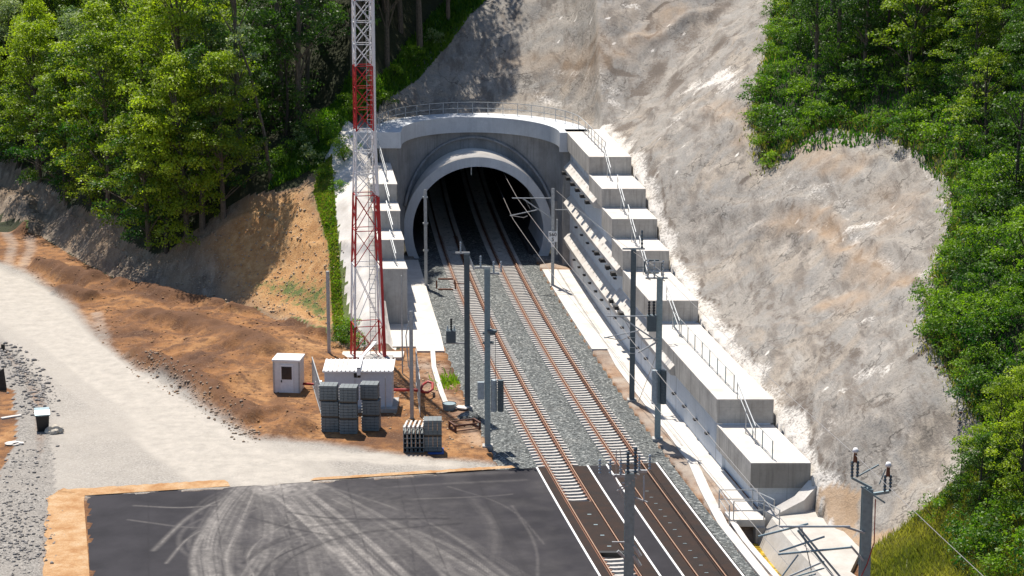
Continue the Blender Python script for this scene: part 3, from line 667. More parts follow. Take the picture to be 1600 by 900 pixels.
for pts, w, s in [([(400, 748), (470, 800), (570, 905)], 0.75, .75), ([(440, 748), (540, 840), (610, 905)], 0.40, .8), ([(455, 748), (560, 830), (640, 905)], 0.38, .8), ([(425, 745), (500, 830), (560, 905)], 0.8, .45),
        ([(480, 750), (600, 820), (720, 905)], 0.35, .4), ([(500, 755), (640, 830), (760, 905)], 0.35, .35), ([(390, 750), (350, 790), (320, 850), (330, 905)], 0.9, .6), ([(380, 760), (340, 800), (300, 860), (305, 905)], 0.3, .55),
        ([(400, 760), (375, 820), (350, 870), (360, 905)], 0.35, .6), ([(370, 770), (300, 800), (240, 860)], 0.25, .3), ([(390, 780), (300, 795), (210, 790)], 0.15, .3), ([(430, 800), (330, 830), (200, 812)], 0.12, .25), ([(420, 790), (300, 830), (260, 880)], 0.15, .3),
        ([(400, 750), (430, 830), (380, 905)], 0.9, .4), ([(420, 770), (480, 850), (490, 905)], 1.2, .35), ([(410, 750), (420, 765)], 1.6, .85), ([(650, 830), (720, 860), (780, 905)], 0.35, .35), ([(700, 760), (800, 790), (850, 850)], 0.12, .15),
        ([(520, 780), (620, 830), (700, 905)], 0.3, .3), ([(740, 780), (780, 830), (760, 905)], 0.5, .12), ([(800, 790), (840, 850), (840, 905)], 0.12, .14), ([(400, 905), (380, 870), (420, 830), (500, 800)], 0.25, .45), ([(430, 905), (420, 875), (470, 840), (560, 810)], 0.22, .35),
        ([(620, 745), (700, 742), (800, 738)], 0.4, .12), ([(560, 765), (700, 755), (820, 750)], 0.3, .12), ([(640, 780), (760, 776), (800, 772)], 0.15, .16)]:
    pm = dstroke(pts, w, s, pm)
stl = fbm((PX + GYY * .62) * 3.5, (GYY - PX * .3) * 0.35, 3, 79)
for pts, w, s in [([(410, 748), (430, 830), (400, 905)], 1.6, .30), ([(430, 748), (520, 830), (600, 905)], 1.8, .38), ([(440, 748), (600, 820), (760, 905)], 1.5, .24), ([(400, 748), (350, 830), (340, 905)], 1.5, .30), ([(420, 748), (470, 840), (500, 905)], 1.6, .32)]: pm = dstroke(pts, w, s, pm)
pm = pm * 0.95
rr_ = random.Random(5)
for k in range(34):
    x0 = rr_.uniform(385, 480); x1 = rr_.uniform(300, 830); bend = rr_.uniform(-60, 60) + (60 if x1 > 600 else -20)
    pm = dstroke([(x0, 748), ((x0 + x1) / 2 + bend, 748 + rr_.uniform(50, 90)), (x1, 905)], rr_.uniform(.08, .30), rr_.uniform(.08, .26), pm)
for k in range(14):
    cx_ = rr_.uniform(330, 620); cy_ = rr_.uniform(800, 880); ra = rr_.uniform(40, 110); a0_ = rr_.uniform(2, 5)
    pm = dstroke([(cx_ + ra * math.cos(a0_ + j * .35), cy_ + ra * .5 * math.sin(a0_ + j * .35)) for j in range(6)], rr_.uniform(.10, .25), rr_.uniform(.08, .2), pm)
pm = np.maximum(pm, 0.75 * np.clip(1.1 - np.hypot((PX + 13.2) / 2.6, (GYY - 121.6) / 3.0), 0, 1) * (0.5 + lx))
pm = pm * (0.25 + 0.8 * lx + 0.7 * stl) + 0.10 * np.clip(lw * 2 - 0.7, 0, 1) * sstep(-22, -12, PX)
pm = np.maximum(pm, 0.35 * np.clip(1 - np.hypot(PX + 9.5, (GYY - 112) * 0.7) / 9.0, 0, 1) * (0.3 + lx))
for pts, w, s in [([(390, 808), (470, 830), (560, 842)], 0.16, .8), ([(400, 862), (450, 835), (520, 815), (700, 810)], 0.2, .75), ([(430, 905), (450, 870), (540, 835), (640, 824), (720, 818)], 0.22, .8), ([(450, 800), (520, 812), (690, 810)], 0.2, .7),
        ([(380, 880), (420, 850), (480, 835)], 0.18, .8), ([(400, 905), (430, 870), (480, 850)], 0.15, .7), ([(620, 745), (640, 830), (650, 905)], 0.06, .3), ([(735, 735), (800, 850), (830, 905)], 0.35, .25)]:
    bk = dstroke(pts, w, s, bk)
for k in range(1, 7): bk = np.maximum(bk, 0.5 * np.clip(1 - np.abs(PX - (C(GYY) - 1.42 - k * 3.9)) / 0.07, 0, 1))
dsk = np.zeros(PX.shape)
ny2, nx2 = PX.shape; ii = np.arange(nx2 * ny2).reshape(ny2, nx2)
q2 = np.stack([ii[:-1, :-1], ii[:-1, 1:], ii[1:, 1:], ii[1:, :-1]], -1).reshape(-1, 4)
mk = np.stack([np.clip(pm, 0, 1).ravel(), np.clip(bk, 0, 1).ravel(), dsk.ravel(), np.ones(PX.size)], 1)
me = fast_mesh('asphalt_yard', np.stack([PX.ravel(), GYY.ravel(), np.full(PX.size, 0.0)], 1), q2, MT['asphalt'], {'mask': ('FLOAT_COLOR', mk)})
props(link('asphalt_yard', me), kind='structure')
m = MB()                                               # cut edge of the asphalt
m.sweep([[(a, b, -0.15), (a, b, 0.0)] for a, b in [(-18.6, 84), (-21.95, 106.4), (-24.8, 119.8), (C(125.4) - 1.42, PADTOP(1.5))]], closed=False)
props(m.build('asphalt_edge', MT['asphalt']), kind='structure')
# sand strips round the yard
def band(name, outer, inner, z0, z1, n=60):
    m = MB(); L = []
    def samp(P, t):
        k = min(int(t * (len(P) - 1)), len(P) - 2); f = t * (len(P) - 1) - k
        return (P[k][0] * (1 - f) + P[k + 1][0] * f, P[k][1] * (1 - f) + P[k + 1][1] * f)
    for i in range(n + 1):
        a = samp(outer, i / n); b = samp(inner, i / n); j = (random.random() - .5) * 0.22
        L += [(a[0] + j, a[1] + j, z0), ((a[0] + b[0]) / 2, (a[1] + b[1]) / 2, (z0 + z1) / 2 + 0.05 * random.random()), (b[0], b[1], z1)]
    m.add(L, [q for i in range(n) for q in ((3 * i, 3 * i + 1, 3 * i + 4, 3 * i + 3), (3 * i + 1, 3 * i + 2, 3 * i + 5, 3 * i + 4))])
    props(m.build(name, MT['sand'], smooth=True), kind='structure')
band('sand_verge', [(-21.5, 90), (-24.3, 106.4), (-26.9, 119.2), (-26.4, 121.2)], [(-19.5, 90), (-21.97, 106.4), (-24.6, 118.5), (-24.8, 119.82)], 0.02, 0.05)
band('sand_verge', [(-26.6, 120.9), (-17.0, 122.9)], [(-24.8, 119.85), (-16.6, 121.6)], 0.03, 0.03, 40)
band('sand_verge', [(-11.7, 123.3), (0.0, 125.75)], [(-12.0, 122.65), (0.3, 125.2)], 0.02, 0.05, 40)

# ================================================================== RAILWAY
YC = 125.9                                             # far edge of the level crossing (at x about 5)
def ycross(v): return 125.35 + (C(125.5) + v - 1.5) * 0.13
# ballast bed
bv = np.arange(-4.0, 8.3, 0.13); by = np.arange(125.0, 262, 0.13 * 1.6)
BV, BY = np.meshgrid(bv, by)
edge_l = -3.0 + 0.25 * (fbm(BY * 0.6, BY * 0, 3, 50) - .5) - 0.4 * sstep(150, 128, BY); edge_r = 7.45 + 0.3 * (fbm(BY * 0.6, BY * 0, 3, 51) - .5)
prof = np.minimum(sstep(edge_l - .3, edge_l + .8, BV), sstep(edge_r + .3, edge_r - .8, BV))
BZ = -0.32 + 0.19 * prof + 0.0 + 0.06 * (vn(BV * 5, BY * 5, 60) - .5) + 0.05 * (vn(BV * 11, BY * 11, 61) - 0.5)
for vc in (0.03, 4.44): BZ = BZ - 0.0 * BV
BZ = BZ - 0.05 * ((np.abs(BV - 0.034) < 1.3) | (np.abs(BV - 4.437) < 1.3))
hump = np.maximum(np.exp(-((BV - 2.24) / 0.7) ** 2), 0) * 0.10; BZ = BZ + hump
ii = np.arange(BV.size).reshape(BV.shape); q = np.stack([ii[:-1, :-1], ii[:-1, 1:], ii[1:, 1:], ii[1:, :-1]], -1).reshape(-1, 4)
BX = C(BY) + BV
keep = (BY.ravel()[q].mean(1) > 125.35 + (BX.ravel()[q].mean(1) - 1.5) * 0.13)
u, inv = np.unique(q[keep], return_inverse=True)
me = fast_mesh('ballast_bed', np.stack([BX.ravel(), BY.ravel(), BZ.ravel()], 1)[u], inv.reshape(-1, 4), MT['ballast'], smooth=False)
props(link('ballast_bed', me), kind='structure')
# crossing ballast showing in the open bay and beside the crossing
bx_ = MB(); cslab(bx_, -0.75, 0.85, 84, 126.2, -0.4, -0.2, 2); o = bx_.build('ballast_bay', MT['ballast']); props(o, kind='structure')
def vside(Y): return 7.0
m = MB(); cslab(m, 6.25, lambda Y: 7.0 if Y > 112 else 6.9, 84, 126.3, -0.4, -0.06, 1.0); props(m.build('ballast_shoulder', MT['ballast']), kind='structure')

slp = MB()
def sleeper_mesh():
    m = MB(); L = 1.25
    sec = [(-L, -0.02), (-0.9, 0.0), (-0.55, -0.02), (-0.3, -0.05), (0.3, -0.05), (0.55, -0.02), (0.9, 0.0), (L, -0.02)]
    secs = [[(x, -0.145, -0.2), (x, 0.145, -0.2), (x, 0.105, z + .03), (x, -0.105, z + .03)] for x, z in sec]
    m.sweep(secs)
    me = bpy.data.meshes.new('sleeper'); me.from_pydata(m.v, [], m.f); bm_fix(me); me.materials.append(MT['sleeper']); return me
SLM = sleeper_mesh()
def track(vc, label, ylist):
    t = thing('railway_track', label, 'railway track', (C(107) + vc, 107, -0.1))
    loc = Vector(t.location)
    for s in (-1, 1):
        rv = vc + s * 0.7325; m = MB(); h = MB()
        Ys = np.arange(84, 262, 1.5)
        prof = [(-0.085, -0.09), (0.085, -0.09), (0.085, -0.07), (0.02, -0.04), (0.036, 0.03), (0.036, 0.065), (-0.036, 0.065), (-0.036, 0.03), (-0.02, -0.04), (-0.085, -0.07)]
        m.sweep([[(C(Y) + rv + a, Y, b) for a, b in prof] for Y in Ys])
        ro = m.build('rail', MT['rust'], t)
        h.sweep([[(C(Y) + rv + a, Y, b) for a, b in ((-0.022, 0.066), (0.022, 0.066), (0.022, 0.069), (-0.022, 0.069))] for Y in Ys])
        me_ = h.build('rail_head', MT['railtop'], t); me_.parent = ro
    # fastenings
    ys_near = ylist[:100]; rest = ylist[100:]
    for Y in ys_near:
        o = bpy.data.objects.new('sleeper', SLM); COL.objects.link(o); o.parent = t
        o.location = (C(Y) + vc - loc.x, Y - loc.y, -0.09 - loc.z); o.rotation_euler = (0, 0, head(Y))
    mm = MB()
    for Y in rest:
        mt_ = Matrix.Translation((C(Y) + vc, Y, -0.09)) @ Matrix.Rotation(head(Y), 4, 'Z')
        mm.add([mt_ @ v.co for v in SLM.vertices], [tuple(p.vertices) for p in SLM.polygons])
    props(mm.build('sleeper', MT['sleeper'], t), kind='stuff')
    f = MB()
    for Y in ylist[:150]:
        for s in (-1, 1):
            for k in (-1, 1):
                f.obox((C(Y) + vc + s * 0.7325 + k * 0.14, Y, -0.07), (0.13, 0.15, 0.05), head(Y))
    props(f.build('rail_clip', MT['rust'], t), kind='stuff')
ylL = [y for y in np.arange(100.3, 259, 0.6) if not (109.9 < y < 118.6)]
ylR = [y for y in np.arange(126.3, 259, 0.6)]
track(0.034, 'railway track nearer the asphalt yard, with bare sleepers open inside the crossing', ylL)
track(4.437, 'railway track on white concrete sleepers, the one nearer the terraced retaining wall', ylR)

# level crossing
def yfar(v): return ycross(v)
def panel(name, mat, v0, v1, z, y0=84, y1=None, kind='structure', par=None):
    m = MB(); n = 24; y1a = y1 if y1 else ycross(v0); y1b = y1 if y1 else ycross(v1); L = []
    for i in range(n + 1):
        ya = y0 + (y1a - y0) * i / n; yb = y0 + (y1b - y0) * i / n
        L += [(C(ya) + v0, ya, z), (C(yb) + v1, yb, z)]
    m.add(L, [(2 * i, 2 * i + 1, 2 * i + 3, 2 * i + 2) for i in range(n)])
    o = m.build(name, mat, par)
    if par is None and kind: o['kind'] = kind
    return o
xing = thing('level_crossing', 'dark brown level crossing panels between the rails below the tunnel', 'level crossing', (C(110) + 2, 110, 0))
m = MB()
bounds = [(-1.30, -0.79), (0.80, 1.72), (3.05, 3.62), (5.25, 6.05)]

for a, b, y0, y1 in [(-1.30, -0.82, 84, 125.3), (-0.655, 0.69, 110.0, 118.75), (0.86, 1.70, 84, 125.6), (3.03, 3.62, 84, 125.9), (3.78, 5.095, 84, 126.0), (5.26, 6.02, 84, 126.2)]:
    mm = MB(); cslab(mm, a, b, y0, y1, -0.15, 0.03, 1.5); mm.build('crossing_panel', MT['rubber'], xing)
mm = MB()
for Y in np.arange(85, 121, 1.15):
    for v in (4.3, ):
        mm.obox((C(Y) + v, Y, 0.032), (0.20, 0.05, 0.01))
for Y in np.arange(111, 118, 1.8): mm.obox((C(Y) + 0.1, Y, 0.032), (0.22, 0.12, 0.01))
props(mm.build('bolt_pocket', MT['pole_mid'], xing), kind='stuff')
m = MB(); cslab(m, -0.66, 0.69, 109.7, 110.0, -0.12, 0.12, 1); m.build('end_stop', MT['black'], xing)
m = MB(); cslab(m, 1.70, 3.03, 84, 125.8, -0.15, 0.0, 1.5); props(m.build('crossing_asphalt', MT['asphalt']), kind='structure')
for v in (-1.36, 1.78, 2.98, 6.10):
    m = MB(); cslab(m, v - 0.055, v + 0.055, 84, ycross(v), -0.02, 0.036, 1.5); props(m.build('painted_line', MT['line']), kind='structure')
m = MB(); cslab(m, 6.02, 6.25, 84, 126.2, -0.15, 0.0, 1.5); props(m.build('crossing_edge', MT['asphalt']), kind='structure')

# ================================================================== PORTAL
ringYf = 189.2; RC = (C(189.2) + 2.2, 189.2, 2.15); TD = -0.10; RI, RO = 5.80, 6.67
portal = thing('tunnel_portal', 'concrete railway tunnel portal with projecting arched ring and curved headwall', 'tunnel portal', (RC[0], 189.2, 0))
def ringpt(r, a, Y): return (RC[0] + TD * (Y - RC[1]) + r * math.cos(a), Y, RC[2] + r * math.sin(a))
a0 = -R(25); NA = 72; angs = [a0 + (math.pi - 2 * a0) * i / NA for i in range(NA + 1)]
m = MB()
secs = [[ringpt(RI + .10, a, 200), ringpt(RI + .10, a, ringYf + 0.3), ringpt(RI + .03, a, ringYf), ringpt(RO - .02, a, ringYf), ringpt(RO - .02, a, 196)] for a in angs]
m.sweep(secs, closed=False); m.build('portal_ring', MT['conc_ring'], portal)
m = MB(); m.sweep([[ringpt(RO - .019, a, ringYf + .004), ringpt(RO, a, ringYf + 0.004), ringpt(RO, a, 199)] for a in angs], closed=False); m.build('ring_sunlit_skin', MT['conc_white'], portal, smooth=True)  # paler shell over the ring: sunlight on its outside put into the colour
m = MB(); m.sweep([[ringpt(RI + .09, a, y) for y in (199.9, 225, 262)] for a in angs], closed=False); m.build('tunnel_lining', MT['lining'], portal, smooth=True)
m = MB(); m.prism([(-24, 261.6), (8, 261.6), (8, 262.4), (-24, 262.4)], -1, 12); m.build('tunnel_dark_cap', MT['lining'], portal)  # unseen cap, added to keep the bore dark
m = MB()
for s in (-1, 1):                                      # walkway kerbs in the tunnel
    m.sweep([[(RC[0] + TD * (y - RC[1]) + s * (4.6 + k), y, z) for k, z in ((0, -0.3), (1.4, -0.3), (1.4, 0.35), (0, 0.35))] for y in (190, 225, 261)])
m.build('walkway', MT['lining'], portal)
# headwall
TS = [math.pi * i / 48 for i in range(49)]
def zb(x, y):
    dx = abs(x - (RC[0] + TD * (y - RC[1])))
    return 2.15 + math.sqrt(RO ** 2 - dx ** 2) - 0.25 if dx < RO - 0.02 else GZ - 0.3
m = MB(); secs = []
for t in TS:
    xi, yi = arc(t, 0.0); xo, yo = arc(t, 1.0); z0 = zb(xi, yi)
    secs.append([(xi, yi, z0), (xo, yo, z0), (xo, yo, 10.3), (xi, yi, 10.3)])
m.sweep(secs)
m.build('headwall', MT['conc_portal'], portal)
m = MB()
m.box(-14.2, arc(math.pi, 0)[0] - 0.03, 185.235, 186.3, -0.3, 10.296)
m.build('headwall', MT['conc_portal'], portal)
m = MB(); secs = []
for t in TS:
    xi, yi = arc(t, -0.35); xo, yo = arc(t, 2.3); secs.append([(xi, yi, 10.303), (xo, yo, 10.303), (xo, yo, 11.7), (xi + 0.0, yi, 11.7)])
m.sweep(secs)
m.build('coping', MT['conc_ring'], portal)
m = MB(); m.box(-14.4, arc(math.pi, -0.35)[0], 184.75, 187.8, 10.306, 11.697); m.build('coping', MT['conc_ring'], portal); m = MB()
m.box(arc(0, -0.35)[0], arc(0, -.35)[0] + 0.75, 184.6, 185.6, 10.0, 11.697)
m.build('coping', MT['conc_ring'], portal)
# collar round the tube where it leaves the wall
m = MB(); P = []
for i in range(3, 46):
    x, y = arc(TS[i], -0.25); z = zb(x, y) + 1.25
    if z > 1: P.append((x, y, z))
m.tube([(a, b + .12, c_) for a, b, c_ in P], [0.13] * len(P), 10); m.build('collar', MT['conc_portal'], portal, smooth=True)
m = MB()
for dx in (-0.6, 3.0): m.tube([(RC[0] + dx, 189.4, 7.9), (RC[0] + dx, 189.4, 7.2)], 0.05, 6)
m.build('hanger', MT['galv'], portal)
# small buttress wall right of the ring
m = MB(); m.prism([(3.75, 187.6), (5.1, 187.6), (5.1, 189.5), (3.75, 189.5)], -0.3, 5.2); m.build('side_wall', MT['conc_portal'], portal)
m = MB(); m.tube([(4.5, 187.2, 5.2), (4.5, 187.2, 6.4)], 0.35, 12); m.build('duct', MT['galv'], portal, smooth=True)
# railing on top
rl = thing('handrail', 'galvanised handrail curving along the top of the tunnel headwall', 'handrail', (-3, 195, 11.7), group='handrails on the portal structure')
m = MB(); m2 = MB(); pts = []
for i, t in enumerate([math.pi * k / 20 for k in range(20, -1, -1)]):
    x, y = arc(t, 1.6); pts.append((x, y))
pts = [(-12.6, 187.2)] + pts
p2 = [(C(y) + 10.9, y) for y in np.linspace(183.5, 172.0, 7)]
allp = pts[:-1] + p2
for x, y in allp:
    q_ = MB(); q_.bar((x, y, 11.7), (x, y, 12.8), 0.055); q_.build('post', MT['galv'], rl)
for z in (12.8, 12.25):
    for a, b in zip(allp[:-1], allp[1:]): m2.bar((*a, z), (*b, z), 0.05)
m2.build('rail', MT['galv'], rl)

# ================================================================== RIGHT RETAINING WALL WITH TERRACES
LV_R = [(117.6, 125.4, 2.7), (125.4, 145.3, 4.28), (145.3, 155.3, 5.83), (155.3, 160.0, 7.3), (160.0, 164.8, 8.78), (164.8, 171.4, 10.25), (171.4, 186.6, 11.7)]
rw = thing('retaining_wall', 'stepped concrete retaining wall with anchored ledges on the right of the tracks', 'retaining wall', (C(117.6) + 10, 117.6, 0))
for i, (ya, yb, z) in enumerate(LV_R):
    m = MB(); cslab(m, 9.86 if i else 10.05, 12.75, ya + (0.0 if i else 0.35), yb, -0.5, z - 1.5, 2.5)
    m.build('wall_panel', MT['conc_wall'], rw)
    m = MB(); cslab(m, 9.5, 12.9, ya, yb - 0.004, z - 1.497, z - 0.06, 2.5); m.build('coping_block', MT['conc_stain'], rw)
    m = MB(); cslab(m, 9.5, 12.9, ya - 0.003, yb - 0.004, z - 0.06, z, 2.5); m.build('terrace_slab', MT['conc_white'], rw)
# joints in the wall shown as thin grooves
for (ya, yb, z0) in [(167.2, 184.5, 8.35), (156.2, 184.5, 5.25), (155.8, 184.2, 2.15), (136.9, 158.5, 2.75)]:
    m = MB(); n = int((yb - ya) / 2); secs = []
    for i in range(n + 1):
        Y = ya + (yb - ya) * i / n; c = C(Y); secs.append([(c + 9.9, Y, z0 - .15), (c + 9.25, Y, z0), (c + 9.2, Y, z0 + 0.35), (c + 9.9, Y, z0 + 1.1)])
    m.sweep(secs); lg = m.build('ledge', MT['conc_white'], rw)
    m = MB(); Y = ya + 0.7
    while Y < yb - .5:
        c = C(Y); m.add([(c + 9.42, Y - .05, z0 + 0.62), (c + 9.56, Y - .07, z0 + 0.79), (c + 9.59, Y + .07, z0 + 0.82), (c + 9.45, Y + .09, z0 + 0.65)], [(0, 1, 2, 3)])
        c = c; Y += 1.5
    o = m.build('anchor_pocket', MT['conc_stain'], rw, world=True); o.parent = lg; props(o, kind='stuff')
def brackets(ys, z):
    for Y in ys:
        m = MB(); m.obox((C(Y) + 9.13, Y, z), (0.42, 0.62, 0.26), head(Y)); m.build('anchor_bracket', MT['black'], rw)
brackets(np.linspace(169.5, 183.5, 6), 8.35); brackets([157.0, 159.4, 161.9, 164.6], 5.2); brackets([153.3, 155.4, 157.6], 3.0)
for Y, z in [(Y, 1.15) for Y in np.arange(119.5, 183, 3.1)] + [(Y, 4.2) for Y in np.arange(160, 183, 3.4)]:
    m = MB(); m.obox((C(Y) + 9.78, Y, z), (0.30, 0.42, 0.10), head(Y)); m.build('weep_hole', MT['black'], rw)
# terrace handrails
stepy = [(LV_R[i][0], LV_R[i][2], LV_R[i - 1][2]) for i in range(1, 7)]
nm_ = ['lowest', 'second lowest', 'third lowest', 'fourth', 'fifth', 'topmost']
for k, (Y, zh, zl) in enumerate(stepy):
    t = thing('stair_rail', f'short sloping handrail down the {nm_[k]} drop of the right-hand terraces', 'handrail', (C(Y) + 10.7, Y, zl), group='handrails on the portal structure')
    m = MB(); c = C(Y) + 10.7; d = 4.0 if k < 2 else 3.0
    m.bar((c, Y + .2, zh + 1.05), (C(Y - d) + 10.75, Y - d, zl + 1.05), 0.06); m.bar((c, Y + .2, zh + .5), (C(Y - d) + 10.75, Y - d, zl + .5), 0.05)
    m.build('rail', MT['galv'], t)
    for s in (0.0, 0.5, 1.0):
        m = MB(); yy = Y + .2 - s * (d + .2); m.bar((C(yy) + 10.75, yy, (zh if s == 0 else zl)), (C(yy) + 10.75, yy, zl + 1.05 + (1 - s) * (zh - zl)), 0.055)
        m.build('post', MT['galv'], t)
for nm, ya, yb, z, n in (('long handrail with thin posts on the widest terrace of the right wall', 127, 143.5, 4.28, 9), ('handrail posts at the lowest terrace beside the culvert', 118.3, 122.5, 2.7, 3)):
    t = thing('handrail', nm, 'handrail', (C(ya) + 11, ya, z), group='handrails on the portal structure')
    Ys = np.linspace(ya, yb, n)
    for Y in Ys:
        m = MB(); m.bar((C(Y) + 10.9, Y, z), (C(Y) + 10.9, Y, z + 1.1), 0.06); m.build('post', MT['pole_mid'], t)
    m = MB()
    for zz in (0.05, 1.08):
        for a, b in zip(Ys[:-1], Ys[1:]): m.bar((C(a) + 10.9, a, z + zz), (C(b) + 10.9, b, z + zz), 0.03)
    m.build('rail', MT['galv'], t)

# ================================================================== LEFT STEPPED WALL
lw_ = thing('retaining_wall', 'stepped concrete wing wall of square blocks on the left of the tunnel mouth', 'retaining wall', (C(163) - 6.5, 163, 0))
LV_L = [(162.8, 166.2, 4.35), (166.2, 170.3, 5.95), (170.3, 174.2, 7.5), (174.2, 185.15, 9.0)]
for ya, yb, z in LV_L:
    m = MB(); cslab(m, -7.95, -5.78, ya, yb - 0.004, -0.4, z - 0.06, 2); m.build('wall_block', MT['conc'], lw_)
    m = MB(); cslab(m, -7.95, -5.74, ya - 0.003, yb - 0.004, z - 0.06, z, 2); m.build('cap_slab', MT['conc_white'], lw_)
for k, (ya, yb, z) in enumerate(LV_L):
    t = thing('stair_rail', ['short handrail on the lowest block of the left wing wall', 'short handrail on the second block of the left wing wall', 'short handrail on the third block of the left wing wall', 'short handrail on the top block of the left wing wall'][k], 'handrail', (C(ya) - 6.7, ya, z), group='handrails on the portal structure')
    m = MB(); m.bar((C(yb) - 6.9, yb + .3, z + 2.3), (C(ya) - 6.7, ya + 1.2, z + 0.95), 0.06); m.bar((C(yb) - 6.9, yb + .3, z + 1.8), (C(ya) - 6.7, ya + 1.2, z + .5), 0.05); m.build('rail', MT['galv'], t)
    m = MB(); m.bar((C(ya) - 6.7, ya + 1.2, z), (C(ya) - 6.7, ya + 1.2, z + 0.95), 0.055); m.build('post', MT['galv'], t); m = MB(); m.bar((C(ya) - 6.75, ya + 2.2, z), (C(ya) - 6.75, ya + 2.2, z + 1.35), 0.055); m.build('post', MT['galv'], t)

# ================================================================== CONCRETE STRIPS BESIDE THE TRACK
def slab_struct(name, mat, v0, v1, ya, yb, z0, z1, step=1.0):
    m = MB(); cslab(m, v0, v1, ya, yb, z0, z1, step); return props(m.build(name, mat), kind='structure')
slab_struct('walkway_slab', MT['conc_white'], lambda Y: -5.7 if Y > 163 else -5.75 - (0 if Y > 158 else 0), lambda Y: np.interp(Y, [154, 160, 178, 186], [-3.75, -3.5, -3.3, -3.3]), 154.2, 187, -0.3, 0.0)
slab_struct('walkway_slab', MT['conc_white'], lambda Y: np.interp(Y, [154.4, 157, 163], [-8.9, -8.9, -7.6]), -5.755, 155.6, 162.8, -0.3, -0.02)
slab_struct('walkway_slab', MT['conc_white'], 7.2, 8.45, 154.8, 183, -0.3, 0.0)
slab_struct('concrete_gutter', MT['conc_white'], lambda Y: np.interp(Y, [115.6, 127, 133, 150, 160], [8.75, 8.75, 8.2, 8.1, 8.6]), 9.9, 115.6, 183, -0.3, -0.03)
slab_struct('concrete_gutter', MT['conc'], 8.47, 8.56, 130, 183, -0.2, -0.02)
slab_struct('cable_trough', MT['conc_white'], lambda Y: float(np.interp(Y, [90, 106, 115, 121, 127, 133], [7.0, 7.0, 7.0, 7.5, 8.15, 8.2])), lambda Y: float(np.interp(Y, [90, 106, 115, 121, 127, 133], [7.5, 7.5, 7.55, 8.1, 8.72, 8.3])), 90, 133, -0.3, -0.02)
# cable marks: short soil spills on the gutter are left to the ground; kerb blocks at its edge
# culvert and channel
cv = thing('culvert', 'concrete culvert mouth with a dark opening and white headwall by the wall corner', 'culvert', (C(115.5) + 8.8, 115.5, -1.4))
def cbx(m, v0, v1, ya, yb, z0, z1): return cslab(m, v0, v1, ya, yb, z0, z1, 1)
m = MB(); cbx(m, 7.85, 9.75, 115.35, 116.8, -0.35, 0.06); m.build('deck_slab', MT['conc_white'], cv)
m = MB(); cbx(m, 7.85, 8.25, 115.2, 116.8, -1.6, -0.353); m.build('side_wall', MT['conc'], cv)
m = MB(); cbx(m, 9.2, 9.75, 115.2, 116.8, -1.6, -0.353); m.build('side_wall', MT['conc'], cv)
m = MB(); cbx(m, 8.25, 9.2, 116.3, 116.8, -1.6, -0.353); m.build('back_wall', MT['black'], cv)
def vch(Y): return float(np.interp(Y, [84, 104, 112, 115.3], [8.3, 8.15, 8.05, 8.2]))
slab_struct('channel_water', None or MT['black'], lambda Y: vch(Y) - 0.2, lambda Y: vch(Y) + 1.2, 84, 115.2, -1.6, -1.28)
m = MB(); n = 20; secs = []
for i in range(n + 1):
    Y = 84 + (115.3 - 84) * i / n; a = C(Y) + vch(Y); secs.append([(a + 1.0, Y, -1.5), (a + 1.9, Y, -0.05 + 0.25), (a + 2.4, Y, 0.25), (a + 2.4, Y, -1.6)])
m.sweep(secs); props(m.build('channel_bank', MT['conc_fore']), kind='structure')
m = MB(); secs = []
for i in range(n + 1):
    Y = 84 + (115.3 - 84) * i / n; a = C(Y) + vch(Y); secs.append([(a - 0.45, Y, -1.6), (a - .45, Y, -0.02), (a - 0.1, Y, -0.02), (a + 0.1, Y, -1.5)])
m.sweep(secs); props(m.build('channel_bank', MT['conc_white']), kind='structure')
# white concrete forecourt at the end of the wall
poly = [(C(117.4) + 9.9, 117.4), (C(115.2) + 10.2, 115.2)] + [(C(Y) + vch(Y) + 2.4, Y) for Y in (114, 110, 106, 100, 90)] + [(21.5, 90), (19.8, 100), (17.6, 106.5)] + [(C(Y) + 13.4, Y) for Y in (110, 114, 117.4)]
m = MB(); m.prism(poly, -0.3, 0.21); props(m.build('concrete_forecourt', MT['conc_fore']), kind='structure')
# sloped lip running up from the channel to the slope
lip = thing('splash_wall', 'low white concrete splash wall running from the culvert up to the grey slope', 'low wall', (C(116) + 11, 116, 0))
m = MB(); A = [Vector((C(115.6) + 9.95, 115.6, .2)), Vector((C(116.4) + 11.8, 116.5, .8)), Vector((C(117.8) + 13.6, 118.2, 1.9))]
secs = []
for a, wd, hh in zip(A, (0.15, 0.25, 0.35), (0.2, 0.25, 0.2)): secs.append([a + Vector((-.2, wd * .5, -.8)), a + Vector((.5, -wd, -1.2)), a + Vector((.4, -wd * .8, hh * .4)), a + Vector((-.1, wd * .4, hh))])
m.sweep(secs); m.build('lip', MT['conc_white'], lip)
# culvert railings
t = thing('handrail', 'white pipe railing round the culvert mouth', 'handrail', (C(116) + 8.8, 116, 0), group='handrails on the portal structure')
def rail_frame(P, z0, h):
    for x, y in P:
        m = MB(); m.tube([(x, y, z0), (x, y, z0 + h)], 0.035, 6); m.build('post', MT['galv'], t)
    m = MB()
    for zz in (h, h * .5): m.tube([(x, y, z0 + zz) for x, y in P], 0.03, 6)
    m.build('rail', MT['galv'], t)
rail_frame([(C(115.5) + 8.0, 115.4), (C(115.5) + 9.7, 115.4), (C(113.8) + 10.1, 113.8)], 0.05, 1.1)
rail_frame([(C(115) + 7.6, 114.6), (C(117.5) + 7.7, 117.4), (C(117.5) + 9.6, 117.4), (C(115.6) + 10.3, 115.6)], 0.05, 1.1)

